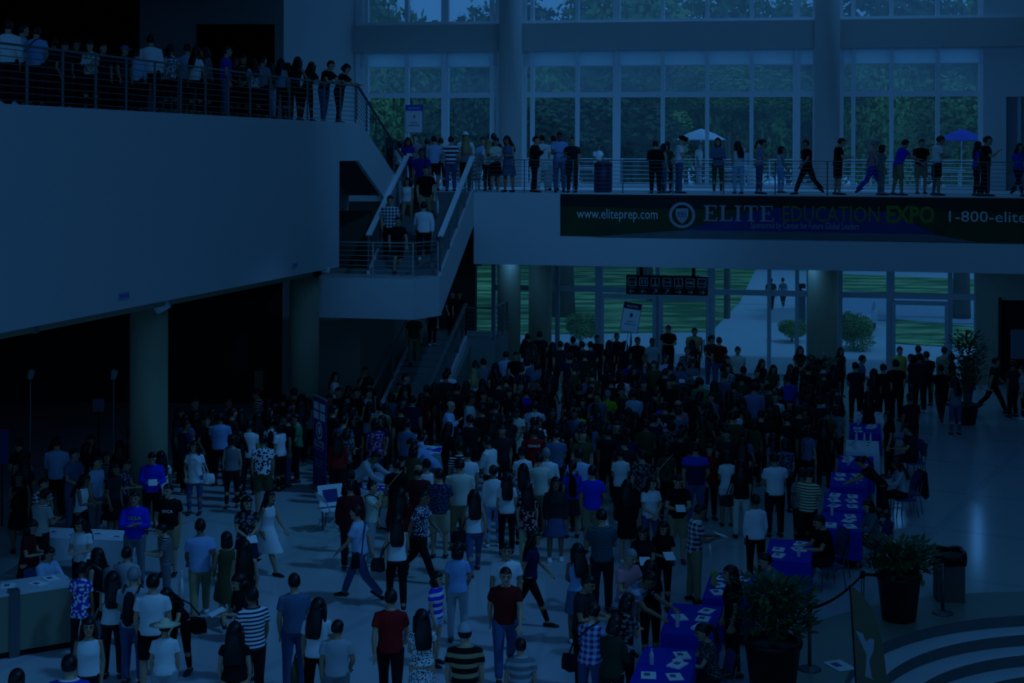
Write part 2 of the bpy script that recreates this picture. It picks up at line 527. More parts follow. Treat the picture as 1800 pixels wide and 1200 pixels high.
# ------------------------------------------------------------------ railings
def railing(label, path, h, nb, spacing, m_post, m_bar, m_top, top=(0.05, 0.04), post=0.05, bar=0.014, group=None):
    path = [Vector(p) for p in path]
    t = thing('railing', label, 'railing', path[0], 0, group)
    up = Vector((0, 0, 1))
    a = MB()
    for i in range(len(path) - 1):
        a.bar(path[i] + up * h, path[i + 1] + up * h, top[0], top[1])
    a.build('top_rail', m_top, t)
    for k in range(nb):
        zz = h * (k + 0.6) / (nb + 0.3)
        a = MB()
        for i in range(len(path) - 1):
            a.bar(path[i] + up * zz, path[i + 1] + up * zz, bar)
        a.build('bar', m_bar, t)
    for i in range(len(path) - 1):
        L = (path[i + 1] - path[i]).length
        n = max(1, round(L / spacing))
        for k in range(n + (1 if i == len(path) - 2 else 0)):
            p = path[i].lerp(path[i + 1], k / n)
            a = MB(); a.bar(p, p + up * h, post, 0.03); a.build('post', m_post, t)
    return t
e = 0.08
dirb = Vector((lipd.x, lipd.y, 0)); nb_ = Vector((lipn.x, lipn.y, 0))
pb0 = Vector((b0.x, b0.y, ZB)) + nb_ * e; pb1 = Vector((b2.x, b2.y, ZB)) + nb_ * e
s1 = fw(X1 - 0.05, lw.y, ZB + .12); s2 = fw(X1 - 0.05, lw.y + 5.0, ZM + .12)
railing('long steel railing with cross bars along the upper left balcony', [pb0, pb1], 1.05, 8, 1.15, M_raildark, M_raildark, M_raildark, post=0.042)
railing('sloping dark railing beside the short flight at the balcony end', [s1, s2], 1.0, 8, 1.0, M_raildark, M_raildark, M_raildark)
railing('steel cross bar railing along the mezzanine edge above the banner', [fw(XB + .05, YE + e, ZM), fw(XR, YE + e, ZM)], 1.02, 8, 1.5, M_raildark, M_raildark, M_raildark, top=(0.03, 0.025), post=0.035, bar=0.012)
railing('wide white handrail on the left of the middle stairs', [fw(XA + .05, YE, ZM + .12), fw(XA + .05, YF2, ZL + .12)], 1.0, 7, 1.1, M_raildark, M_steel, M_frame, top=(0.16, 0.05))
railing('wide white handrail on the right of the middle stairs', [fw(XB - .05, YE, ZM + .12), fw(XB - .05, YF2, ZL + .12)], 1.0, 7, 1.1, M_raildark, M_steel, M_frame, top=(0.16, 0.05))
railing('pale steel railing round the stair landing', [fw(xl0 - .5, YL + .08, ZL), fw(xl1 - .04, YL + .08, ZL), fw(XB - .05, YF2 - .3, ZL)], 1.0, 7, 1.2, M_steel, M_steel, M_steel, post=0.04, bar=0.02)
railing('sloping railing on the right of the lowest flight', [fw(XR3 - .05, -13.6, 0.12), fw(XR3 - .05, -8.4, 2.22)], 1.0, 7, 1.1, M_raildark, M_steel, M_steel, top=(0.1, 0.05))
railing('level railing at the small lower stair landing', [fw(XR3 - .05, -8.4, 2.1), fw(XR3 + .85, -8.4, 2.1), fw(XR3 + .85, -6.2, 2.1)], 1.0, 7, 0.8, M_raildark, M_raildark, M_raildark)
railing('thin handrail on the left of the lowest flight', [fw(XL3 + .05, -13.6, 0.12), fw(XL3 + .05, -8.4, 2.22)], 0.95, 1, 2.5, M_raildark, M_steel, M_steel, top=(0.04, 0.04))
# ------------------------------------------------------------------ outside: terrace, ground, lawn, path, trees
mb = MB(FR); mb.box(XW - 6, XR + 4, 0.3, 5.0, 6.3, 6.72); struct(mb.build('floor_terrace', M_paver))
railing('white railing of the outdoor terrace behind the glass', [fw(XW, 4.8, 6.72), fw(XR, 4.8, 6.72)], 1.05, 6, 2.0, M_frame, M_frame, M_frame, post=0.06, bar=0.025)
mb = MB(); mb.add([(-80, 55.6, -0.03), (90, 38, -0.03), (160, 230, -0.03), (-140, 230, -0.03)], [(0, 1, 2, 3)])
struct(mb.build('ground', M_paver))
def ground_patch(name, pts, m, z=0.0, dz=0.03):
    P = [at_z(*p, z) for p in pts]
    a = MB(); a.prism([(p.x, p.y) for p in P], z - 0.02, z + dz)
    return struct(a.build(name, m))
def grass_mat():  # dark and pale streaks paint tree shade into the lawn colour
    m = mat('shade_streaked_grass', (0.50, 0.64, 0.32), 0.9)
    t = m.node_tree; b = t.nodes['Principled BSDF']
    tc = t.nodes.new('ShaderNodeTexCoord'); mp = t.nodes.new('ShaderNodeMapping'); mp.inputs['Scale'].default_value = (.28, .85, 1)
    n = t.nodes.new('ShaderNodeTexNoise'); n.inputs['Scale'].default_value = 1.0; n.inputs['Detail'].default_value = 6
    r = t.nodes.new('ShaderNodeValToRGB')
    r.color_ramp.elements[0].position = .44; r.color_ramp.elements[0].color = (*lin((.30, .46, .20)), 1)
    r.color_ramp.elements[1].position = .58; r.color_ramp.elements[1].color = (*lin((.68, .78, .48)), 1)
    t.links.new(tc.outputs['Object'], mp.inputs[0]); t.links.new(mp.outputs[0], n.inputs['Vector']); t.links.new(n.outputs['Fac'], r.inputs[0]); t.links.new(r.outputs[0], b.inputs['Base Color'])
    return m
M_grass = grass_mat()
M_shrub = mat('shrub_leaf', (0.40, 0.55, 0.22), 0.8, vary=0.3)
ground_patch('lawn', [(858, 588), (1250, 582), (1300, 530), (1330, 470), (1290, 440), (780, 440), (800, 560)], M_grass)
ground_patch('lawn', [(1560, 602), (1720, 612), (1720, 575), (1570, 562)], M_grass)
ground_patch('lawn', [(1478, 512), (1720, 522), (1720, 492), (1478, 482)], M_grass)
ground_patch('road', [(1478, 560), (1720, 570), (1800, 520), (1478, 512)], mat('asphalt', (0.66, 0.68, 0.70), 0.9))

def leaf_mesh(name, n, rx, rz, size, seed, m, hollow=0.55):
    rd = random.Random(seed)
    b = MB()
    lobes = [(Vector((rd.uniform(-.55, .55) * rx, rd.uniform(-.55, .55) * rx, rd.uniform(-.5, .5) * rz)), rd.uniform(.4, .62)) for _ in range(9)]
    for i in range(n):
        c, s = rd.choice(lobes)
        d = Vector((rd.gauss(0, 1), rd.gauss(0, 1), rd.gauss(0, 1))).normalized()
        p = c + Vector((d.x * rx, d.y * rx, d.z * rz)) * s * (hollow + (1 - hollow) * rd.random())
        u = Vector((rd.gauss(0, 1), rd.gauss(0, 1), rd.gauss(0, 1))).normalized()
        w = u.cross(d).normalized() if abs(u.dot(d)) < .95 else Vector((1, 0, 0))
        k = size * rd.uniform(.6, 1.3)
        b.add([p - u * k, p + w * k * .55, p + u * k, p - w * k * .55], [(0, 1, 2, 3)])
    return b.mesh(name, m)
M_leafs = [mat('tree_leaf_light', (0.50, 0.62, 0.30), 0.7, vary=0.35, scale=0.5), mat('tree_leaf_mid', (0.36, 0.50, 0.24), 0.7, vary=0.35, scale=0.5), mat('tree_leaf_dark', (0.26, 0.38, 0.22), 0.7, vary=0.35, scale=0.5)]
M_bark = mat('bark', (0.42, 0.38, 0.34), 0.9)
CROWNS = [leaf_mesh('crown', 9000, 1.0, 1.0, 0.05, s, M_leafs[s % 3]) for s in range(6)]
def tree(px, D, zc, rx, rz, k, label, group='trees outside'):
    p = at_depth(px, HOR, D)
    t = thing('tree', label, 'tree', (p.x, D, 0), 0, group)
    a = MB()
    a.tube([(p.x, D, -0.1), (p.x + .1, D, zc * .45), (p.x - .1, D, zc - rz * .2)], [0.28, 0.22, 0.1], 10)
    for j in range(4):
        an = j * 1.6 + px
        a.tube([(p.x, D, zc - rz * .6), (p.x + math.cos(an) * rx * .5, D + math.sin(an) * rx * .5, zc)], [0.12, 0.04], 6)
    a.build('trunk', M_bark, t, True)
    o = link('crown', CROWNS[k % 6], t, Matrix.Translation((0, 0, zc)) @ Matrix.Diagonal((rx, rx, rz, 1)))
    return t
TR = [(660, 106, 9.5, 4.6, 6.0), (750, 112, 10.5, 5.0, 6.5), (840, 104, 9.0, 4.4, 5.6), (935, 108, 9.5, 4.6, 6.2), (1025, 114, 10.5, 5.0, 6.5), (1115, 104, 9.4, 4.4, 5.8),
      (1205, 112, 10.5, 4.8, 6.4), (1295, 106, 9.4, 4.6, 6.0), (1385, 110, 9.8, 4.8, 6.2), (1530, 104, 9.4, 4.4, 5.8), (1615, 112, 10.0, 4.8, 6.4), (1705, 106, 9.6, 4.6, 6.0), (565, 112, 10, 5, 6),
      (1795, 110, 10, 4.8, 6.2)]
names = ['pale', 'mid green', 'dark green']
for i, (px, D, zc, rx, rz) in enumerate(TR):
    nx = ['behind the sign numbered 4', 'left of the wide mullion', 'beside the left upper column', 'behind the three men by the railing', 'behind the bin on the mezzanine', 'behind the person in dark red turban',
          'above the terrace parasol', 'behind the striped purple top', 'left of the right upper column', 'right of the right upper column', 'behind the stooping person in blue', 'at the right end of the glass front', 'at the far left of the glass front', 'beyond the right wall'][i]
    tree(px, D, zc, rx, rz, i, '%s leafy tree outdoors seen %s' % (names[i % 3], nx))
for i, (px, D, zc, rx, rz) in enumerate([(690, 138, 15, 9, 10), (900, 142, 16, 9, 10), (1110, 138, 15.5, 9, 10), (1330, 142, 16, 9, 10), (1560, 138, 15, 9, 10), (1770, 142, 16, 9, 10)]):
    tree(px, D, zc, rx, rz, i + 1, 'tall distant tree behind the %s of the glass front' % ['far left', 'left column', 'wide white mullion', 'middle panes', 'right bay', 'right end'][i], 'tall trees far outside')
# lawn trees whose trunks show through the ground floor glazing
p = at_z(985, 556)
t = thing('tree', 'large leaning tree trunk on the lawn behind the pair of columns', 'tree', p)
a = MB(); a.tube([p, p + Vector((.1, 0, 2.5)), p + Vector((1.3, 0, 5.5)), p + Vector((1.6, .2, 8))], [0.75, 0.55, 0.5, 0.3], 12); a.build('trunk', M_bark, t, True)
link('crown', CROWNS[2], t, Matrix.Translation((1.5, 0, 9)) @ Matrix.Diagonal((5, 5, 3, 1)))
for (px, py, lab) in ((1690, 560, 'pale tree trunk with leaves outside the right hand doors'), (1130, 490, 'slender young tree on the far lawn above the hanging sign')):
    p = at_z(px, py)
    t = thing('tree', lab, 'tree', p)
    a = MB(); a.tube([p, p + Vector((0, 0, 7))], [0.45, 0.25], 10); a.build('trunk', M_bark, t, True)
    link('crown', CROWNS[3], t, Matrix.Translation((0, 0, 9)) @ Matrix.Diagonal((4, 4, 3, 1)))
# street trees added to shade the lawn; its visible streaks come from painted colour
for i, (x, y) in enumerate(((7.5, 72), (4.5, 80), (9.5, 86), (6.0, 96), (13, 78))):
    t = thing('tree', 'street tree standing %s outside' % ['on the near lawn by the doors', 'in the middle of the lawn', 'at the edge of the path', 'on the far lawn', 'across the bright path'][i], 'tree', (x + 3, y, 0), 0, 'street trees by the path')
    a = MB(); a.tube([(x + 3, y, 0), (x + 3, y, 9)], [0.16, 0.12], 8); a.build('trunk', M_bark, t)
    link('crown', CROWNS[i], t, Matrix.Translation((0, 0, 11)) @ Matrix.Diagonal((3.4, 2.2, 1.5, 1)))
# bushes outside
def bush(px, py, r, h, lab, k=0):
    p = at_z(px, py)
    t = thing('shrub', lab, 'shrub', p)
    a = MB(); a.tube([p, p + Vector((0, 0, h * .5))], [0.05, 0.03], 6); a.build('stem', M_bark, t)
    link('foliage', CROWNS[k], t, Matrix.Translation((0, 0, h * .5)) @ Matrix.Diagonal((r, r, h * .55, 1)))
bush(1020, 606, 0.9, 1.3, 'low spiky bush outside the glass left of the doors', 0)
bush(1500, 612, 1.1, 1.5, 'sunny yellow green bush outside right of the dark column', 3)
bush(1392, 600, 0.8, 0.9, 'small bush in the round bed outside the middle doors', 0)
# ------------------------------------------------------------------ unseen fill lamps, added to brighten the stair head and glass front
def fill_lamp(loc, aim, watt, size, label, blend=0.8, rad=0.5):
    loc = Vector(loc); d = (Vector(aim) - loc)
    q = d.to_track_quat('-Z', 'Y').to_matrix().to_4x4()
    M = Matrix.Translation(loc) @ q
    t = thing('fill_lamp', label, 'lamp', loc)
    a = MB(M); a.lathe([(0.10, 0.45), (0.34, 0.40), (0.42, 0.02), (0.38, 0.0), (0.30, 0.30)], 20); a.build('housing', M_raildark, t, True)
    a = MB(); a.bar(loc + Vector((0, 0, .3)), (loc.x, loc.y, 19.98), 0.06); a.build('stem', M_raildark, t)
    l = bpy.data.lights.new('fill_spot', 'SPOT'); l.energy = watt; l.color = TINT; l.spot_size = math.radians(size); l.spot_blend = blend; l.shadow_soft_size = rad
    o = bpy.data.objects.new('fill_light', l); COL.objects.link(o)
    o.parent = t; o.matrix_parent_inverse = t.matrix_basis.inverted(); o.matrix_basis = M @ Matrix.Translation((0, 0, -0.05))
fill_lamp((4, 27, 18.4), (-0.5, 46.5, 6.0), 8200, 46, 'added fill lamp above the frame, aimed at the stair head')
fill_lamp((10, 30, 18.5), (7, 54, 10.5), 1700, 62, 'added fill lamp above the frame, aimed at the glass front')

# unseen fill lamps added in the soffit to brighten the crowd and columns
for i, (px, y) in enumerate([(px, y) for y in (-2.4, -5.8) for px in (900, 1070, 1240, 1410, 1580, 1720)]):
    x = lp(px, 470, y)[0]; w = fw(x, y, ZS)
    t = thing('soffit_fill', 'added fill lamp in the soffit, %s row, %s from the left' % (['rear', 'front'][i // 6], ['first', 'second', 'third', 'fourth', 'fifth', 'sixth'][i % 6]), 'lamp', w, 0, 'added soffit fill lamps')
    a = MB(); a.lathe([(.20, 0), (.20, -.02), (.15, -.025), (.14, -.005)], 20, tuple(w)); a.build('trim_ring', M_frame, t, True)
    l = bpy.data.lights.new('soffit_fill', 'AREA'); l.shape = 'DISK'; l.size = .26; l.energy = 22; l.color = TINT
    o = bpy.data.objects.new('fill_light', l); COL.objects.link(o); o.parent = t; o.matrix_parent_inverse = t.matrix_basis.inverted(); o.location = (w.x, w.y, w.z - .03)

# ------------------------------------------------------------------ print and lettering helpers
M_white = mat('white_print', (0.93, 0.93, 0.93), 0.7, vary=0.02)
M_navy = mat('navy_print', (0.10, 0.14, 0.42), 0.6, vary=0.04)
M_blueprint = mat('blue_print', (0.14, 0.22, 0.50), 0.6, vary=0.15, scale=1.5)
M_greenprint = mat('grass_print', (0.16, 0.26, 0.11), 0.6, vary=0.6, scale=1.2)
M_darkprint = mat('dark_tree_print', (0.07, 0.10, 0.07), 0.6, vary=0.5, scale=2)
M_roadprint = mat('road_print', (0.40, 0.44, 0.46), 0.6, vary=0.3, scale=2)
M_limeprint = mat('olive_print', (0.44, 0.52, 0.14), 0.6, vary=0.03)
M_greyprint = mat('pale_print', (0.66, 0.68, 0.72), 0.6, vary=0.02)
class Plane2:
    """flat thing in a frame: u to the right, w up, on the face looking to local -y"""
    def __init__(self, M): self.M = M
    def poly(self, name, pts, m, parent, off=0.004, th=0.004):
        a = MB(self.M); a.extrude([(p[0], -off, p[1]) for p in pts], (0, th, 0)); return a.build(name, m, parent)
    def ring(self, name, c, r0, r1, m, parent, n=28, off=0.006, sy=1.0):
        a = MB(self.M)
        vs = [(c[0] + r * math.cos(2 * math.pi * k / n), -off, c[1] + sy * r * math.sin(2 * math.pi * k / n)) for r in (r0, r1) for k in range(n)]
        a.add(vs, [(k, (k + 1) % n, n + (k + 1) % n, n + k) for k in range(n)]); return a.build(name, m, parent)
    def text(self, s, u0, u1, w, m, parent, bold=0.0, off=0.008, h=None):
        me = text_mesh(s, 1.0, 0.004, 0.0)
        xs = [v.co.x for v in me.vertices]; ys = [v.co.y for v in me.vertices]
        k = (u1 - u0) / (max(xs) - min(xs))
        kh = h / max(ys) if h else k
        if bold:
            me = text_mesh(s, 1.0, 0.004, bold / k); xs = [v.co.x for v in me.vertices]
            k = (u1 - u0) / (max(xs) - min(xs))
        me.transform(Matrix.Translation((u0 - min(xs) * k, -off, w)) @ Matrix.Rotation(math.pi / 2, 4, 'X') @ Matrix.Diagonal((k, kh, 1, 1)))
        me.transform(self.M)
        me.materials.clear(); me.materials.append(m)
        return link('lettering', me, parent)
    def serif(self, s, u0, u1, w, h, m, parent):
        """roman capitals E L I T built from stems and serifs"""
        wid = {'E': .86, 'L': .82, 'I': .46, 'T': .88}
        tot = sum(wid[c] for c in s) + .14 * (len(s) - 1); k = (u1 - u0) / tot
        u = u0
        for c in s:
            W = wid[c] * k; t = .20 * k; f = .075 * h
            R = []
            if c in 'ELI':
                x = u + (.12 * k if c != 'I' else (W - t) / 2)
                R += [(x, x + t, 0, h), (x - .12 * k, x + t + .10 * k, 0, f), (x - .12 * k, x + t + .10 * k, h - f, h)]
                if c in 'EL': R += [(x, u + W, 0, f), (u + W - .07 * k, u + W, 0, .26 * h)]
                if c == 'E': R += [(x, u + W * .94, h - f, h), (u + W * .94 - .07 * k, u + W * .94, .76 * h, h), (x, u + W * .68, .49 * h, .55 * h), (u + W * .68 - .06 * k, u + W * .68, .38 * h, .66 * h)]
            else:
                x = u + (W - t) / 2
                R += [(x, x + t, 0, h), (x - .12 * k, x + t + .12 * k, 0, f), (u, u + W, h - f, h), (u, u + .07 * k, .72 * h, h), (u + W - .07 * k, u + W, .72 * h, h)]
            a = MB(self.M)
            for q, (x0, x1, z0, z1) in enumerate(R): a.box(x0, x1, -.010 - q * .0004, -.006, w + z0, w + z1)
            a.build('lettering', m, parent)
            u += W + .14 * k
    def emblem(self, c, r, m, parent, fill=None):
        self.ring('emblem_ring', c, r * .78, r, m, parent)
        sh = [(-.48, .52), (.48, .52), (.48, -.05), (.30, -.42), (0, -.66), (-.30, -.42), (-.48, -.05)]
        self.poly('emblem_shield', [(c[0] + p[0] * r, c[1] + p[1] * r) for p in sh][::-1], m, parent, .009, .003)
        self.text('EEI', c[0] - .30 * r, c[0] + .30 * r, c[1] - .12 * r, fill or M_navy, parent, off=.014, h=.34 * r)

# ------------------------------------------------------------------ the long banner on the mezzanine edge
YB = YE - 0.02
def bp(px, py): return lp(px, py, YB)
xb0, zb1 = bp(985, 414); zbt_ = bp(985, 341)[1]
t = thing('banner', 'long printed expo banner hanging on the mezzanine edge', 'banner', fw(xb0, YB, zb1))
pl = Plane2(FR @ Matrix.Translation((0, YB, 0)))
zb2 = bp(1800, 429)[1]
pl.poly('print_sheet', [(xb0, zb1), (XR, zb2), (XR, zbt_), (xb0, zbt_)], M_greenprint, t, .004, .012)
zr = lambda px, py: bp(px, py)
pl.poly('printed_trees', [zr(985, 362), zr(1210, 368), zr(1700, 372), zr(1800, 372), (XR, zr(1800, 372)[1]), (XR, zbt_), (xb0, zbt_)], M_darkprint, t, .008, .003)
pl.poly('printed_path', [zr(1180, 410), zr(1500, 421), zr(1660, 418), zr(1560, 372), zr(1380, 364), zr(1330, 370)], M_blueprint, t, .011, .003)
pl.poly('printed_road', [zr(1040, 416), zr(1720, 426), zr(1640, 412), zr(1210, 404)], M_roadprint, t, .013, .002)
T_ = lambda s, a, b, base, h, m, bold=0.0: pl.text(s, bp(a, base)[0], bp(b, base)[0], bp((a + b) / 2, base)[1], m, t, bold, .018, h)
ppm = 2600 / 46.0
T_('www.eliteprep.com', 1014, 1156, 384, 17 / ppm, M_white)
c_ = bp(1199, 378); pl_e = Plane2(FR @ Matrix.Translation((0, YB - .01, 0)))
pl_e.emblem(c_, 22.5 / ppm, M_greyprint, t)
u0_ = bp(1237, 388); u1_ = bp(1360, 388); Plane2(FR @ Matrix.Translation((0, YB - .012, 0))).serif('ELITE', u0_[0], u1_[0], u0_[1], 27 / ppm, M_greyprint, t)
T_('EDUCATION', 1376, 1546, 390, 27 / ppm, M_limeprint)
T_('EXPO', 1558, 1643, 391, 27 / ppm, M_limeprint, 0.02)
T_('Sponsored by Center for Future Global Leaders', 1320, 1510, 402, 11 / ppm, M_greyprint)
T_('1-800-elite', 1668, 1804, 390, 18 / ppm, M_white)

# ------------------------------------------------------------------ hanging way-finding sign
YS = -6.6
sp = lambda px, py: lp(px, py, YS)
x0_, z1_ = sp(1101, 483); x1_, z0_ = sp(1244, 520)
t = thing('hanging_sign', 'black hanging way-finding sign with seven white pictograms and arrows', 'sign', fw((x0_ + x1_) / 2, YS, z0_))
a = MB(FR); a.box(x0_, x1_, YS, YS + .12, z0_, z1_); a.build('board', mat('black_sign', (.05, .05, .05), .5), t)
for px in (1127, 1219):
    x = sp(px, 480)[0]; a = MB(FR); a.box(x - .05, x + .05, YS + .03, YS + .1, z1_, 4.52); a.build('hanger', M_black, t)
pl = Plane2(FR @ Matrix.Translation((0, YS, 0)))
W = (x1_ - x0_) / 7; hh = z1_ - z0_
def rect(p, name, u0, u1, w0, w1, m, par, off=.008): return p.poly(name, [(u0, w0), (u1, w0), (u1, w1), (u0, w1)], m, par, off, .003)
def pict_person(p, u, w, s, par):
    p.ring('pictogram', (u, w + .34 * s), 0.001, .11 * s, M_white, par, 12, .010)
    p.poly('pictogram', [(u - .13 * s, w - .02 * s), (u - .07 * s, w - .40 * s), (u + .07 * s, w - .40 * s), (u + .13 * s, w - .02 * s), (u + .13 * s, w + .20 * s), (u - .13 * s, w + .20 * s)], M_white, par, .010, .002)
for k in range(7):
    uc = x0_ + W * (k + .5); wc_ = z0_ + hh * .66; s = W * .38
    for (a0, a1, b0_, b1_) in ((-s, s, s - .03, s), (-s, s, -s, -s + .03), (-s, -s + .03, -s, s), (s - .03, s, -s, s)):
        rect(pl, 'icon_frame', uc + a0, uc + a1, wc_ + b0_, wc_ + b1_, M_white, t)
    if k in (0, 6):
        for q in (-.5, 0, .5): pict_person(pl, uc + q * s, wc_ - .12 * s, s * .9, t)
    elif k == 1:
        for q in (-.36, .36): pict_person(pl, uc + q * s, wc_ + .02 * s, s * 1.5, t)
    elif k == 2:
        pict_person(pl, uc, wc_ + .1 * s, s * 1.3, t); rect(pl, 'pictogram', uc - .45 * s, uc + .45 * s, wc_ - .72 * s, wc_ - .42 * s, M_white, t)
    elif k == 3:
        for q in (-.6, -.42): rect(pl, 'pictogram', uc + q * s, uc + (q + .09) * s, wc_ - .55 * s, wc_ + .5 * s, M_white, t)
        pl.poly('pictogram', [(uc - .1 * s, wc_ - .3 * s), (uc + .3 * s, wc_), (uc + .75 * s, wc_ - .35 * s), (uc + .75 * s, wc_ + .35 * s), (uc + .3 * s, wc_ + .1 * s), (uc - .1 * s, wc_ + .3 * s)], M_white, t, .010, .002)
    elif k == 4:
        pict_person(pl, uc, wc_ + .2 * s, s * 1.1, t); rect(pl, 'pictogram', uc - .4 * s, uc - .12 * s, wc_ - .7 * s, wc_ - .4 * s, M_white, t); rect(pl, 'pictogram', uc + .12 * s, uc + .4 * s, wc_ - .7 * s, wc_ - .4 * s, M_white, t)
    else:
        pl.ring('pictogram', (uc - .35 * s, wc_ + .05 * s), .14 * s, .34 * s, M_white, t, 14, .010); rect(pl, 'pictogram', uc + .02 * s, uc + .65 * s, wc_ - .35 * s, wc_ + .3 * s, M_white, t)
    rect(pl, 'caption', uc - s * .9, uc + s * .9, z0_ + hh * .335, z0_ + hh * .365, M_greyprint, t)
    # arrow
    ax = {0: (-1, 0), 1: (-1, 0), 2: (.7, .7), 3: (.7, .7)}.get(k, (1, 0)); d = Vector((ax[0], ax[1])); n = Vector((-d.y, d.x)); c = Vector((uc, z0_ + hh * .17)); L = W * .22; th = .012
    def seg(p, q):
        e = (q - p).normalized(); m_ = Vector((-e.y, e.x)) * th
        pl.poly('arrow', [tuple(p - m_), tuple(q - m_), tuple(q + m_), tuple(p + m_)], M_white, t, .009, .002)
    tip = c + d * L; seg(c - d * L, tip); seg(tip - d * L * .7 + n * L * .7, tip); seg(tip - d * L * .7 - n * L * .7, tip)

# ------------------------------------------------------------------ numbered registration signs
def reg_sign(c, w, h, roll, num, label, pole, mhead, rz=0.0):
    M = Matrix.Translation(c) @ Matrix.Rotation(rz, 4, 'Z') @ Matrix.Rotation(roll, 4, 'Y')
    t = thing('sign_board', label, 'sign', c - Vector((0, 0, h / 2)))
    a = MB(M); a.box(-w / 2, w / 2, 0, .015, -h / 2, h / 2); a.build('board', M_white, t)
    p = Plane2(M)
    rect(p, 'header', -w / 2, w / 2, h * .30, h / 2, mhead, t, .004)
    p.text('REGISTER', -w * .34, w * .34, h * .36, M_white, t, off=.012, h=h * .07)
    p.text(num, -w * .07, w * .07, h * .02, M_navy, t, off=.012, h=h * .13)
    p.text('TICKETS A', -w * .24, w * .24, -h * .16, M_navy, t, off=.012, h=h * .045)
    p.text('REGISTRATION', -w * .32, w * .32, -h * .26, M_navy, t, off=.012, h=h * .045)
    for (u0, u1, v0, v1) in ((-w / 2 - .015, -w / 2, -h / 2, h / 2), (w / 2, w / 2 + .015, -h / 2, h / 2), (-w / 2 - .015, w / 2 + .015, -h / 2 - .015, -h / 2), (-w / 2 - .015, w / 2 + .015, h / 2, h / 2 + .015)):
        a = MB(M); a.box(u0, u1, -.006, .02, v0, v1); a.build('edge', M_navy, t)
    a = MB(M); a.box(-.02, .02, .015, .04, -h / 2 - pole, -h * .1); a.build('pole', M_frame, t)
SIGN1 = at_depth(1109, 558, 46.6)
reg_sign(SIGN1, .54, .90, RAD(9) if 'RAD' in globals() else math.radians(9), '1', 'tilted white registration sign numbered 1 held above the crowd', .62, mat('dark_navy', (.08, .10, .22), .6))
x_, z_ = lp(728, 209, -2.5)
reg_sign(fw(x_, -2.5, z_), .62, .98, 0.0, '4', 'white registration sign numbered 4 with blue header upstairs', z_ - .49 - ZM, mat('sign_blue', (.20, .34, .80), .6), FANG)

# ------------------------------------------------------------------ roll-up banner
p = at_z(562, 862)
t = thing('roll_up_banner', 'tall blue roll-up banner lettered ELITE beside the queue', 'banner', p)
M = Matrix.Translation(p) @ Matrix.Rotation(math.radians(-62), 4, 'Z')
a = MB(M); a.box(-.43, .43, -.01, .01, .06, 2.18); a.build('sheet', M_blueprint, t)
a = MB(M); a.box(-.45, .45, -.10, .10, 0, .08); a.build('base', M_steel, t)
a = MB(M); a.box(-.44, .44, -.02, .02, 2.16, 2.21); a.build('top_bar', M_steel, t)
q = Plane2(M @ Matrix.Translation((0, -.01, 0)))
for (u, w) in ((-.22, 1.98), (.20, 1.98), (-.22, 1.76), (.20, 1.76)): rect(q, 'printed_panel', u - .17, u + .17, w - .09, w + .09, M_white, t, .006)
q.ring('emblem_ring', (0, 1.42), .16, .21, M_white, t, 28, .008)
q.poly('emblem_shield', [(-.09, 1.52), (-.09, 1.40), (0, 1.30), (.09, 1.40), (.09, 1.52)], M_white, t, .008, .003)
q.serif('ELITE', -.33, .33, 1.03, .15, M_white, t)
q.text('EDUCATIONAL INSTITUTE', -.32, .32, .96, M_greyprint, t, h=.03)
for k in range(3): rect(q, 'printed_line', -.32, .30 - .1 * k, .70 - .07 * k, .72 - .07 * k, M_greyprint, t, .006)

# ------------------------------------------------------------------ tables, cloths, papers
M_bluecloth = mat('blue_tablecloth', (0.10, 0.15, 0.72), 0.85, vary=0.08, scale=4)
M_whitecloth = mat('white_tablecloth', (0.90, 0.91, 0.93), 0.85, vary=0.04, scale=4)
M_tabletop = mat('folding_table_top', (0.55, 0.54, 0.52), 0.6)
OBST = []
def table(px, py, L, Wd, rz, cm, label, clabel, drop=0.55, z=0.75, group=None):
    p = at_z(px, py, z); c = Vector((p.x, p.y, 0))
    t = thing('folding_table', label, 'table', c, rz, 'folding tables')
    M = t.matrix_basis
    OBST.append((M.inverted(), Wd / 2 + .03, L / 2 + .03))
    a = MB(M); a.box(-Wd / 2, Wd / 2, -L / 2, L / 2, z - .04, z - .008); a.build('tabletop', M_tabletop, t)
    for sx in (-1, 1):
        for sy in (-1, 1):
            a = MB(M); a.bar((sx * (Wd / 2 - .06), sy * (L / 2 - .15), 0), (sx * (Wd / 2 - .06), sy * (L / 2 - .15), z - .04), .035); a.build('leg', M_raildark, t)
    # cloth: a draped box open below, wavy hem
    b = MB(M); n = 40; top = []; hem = []
    per = []
    e = .012
    for k in range(n):
        s = k / n * 4; i = int(s); f = s - i
        cs = [(-1, -1), (1, -1), (1, 1), (-1, 1)]
        (x0, y0), (x1, y1) = cs[i], cs[(i + 1) % 4]
        per.append(((x0 + (x1 - x0) * f) * (Wd / 2 + e), (y0 + (y1 - y0) * f) * (L / 2 + e)))
    vs = [(x, y, z) for x, y in per] + [(x * (1.03 + .03 * math.sin(k * 1.9)), y * (1.012 + .012 * math.sin(k * 2.3)), z - drop + .015 * math.sin(k * 1.3)) for k, (x, y) in enumerate(per)]
    b.add(vs, [tuple(range(n))] + [(k, n + k, n + (k + 1) % n, (k + 1) % n) for k in range(n)])
    o = b.build('tablecloth', cm); o.matrix_basis = Matrix.Identity(4)
    tag(o, clabel, 'tablecloth', 'tablecloths')
    return M
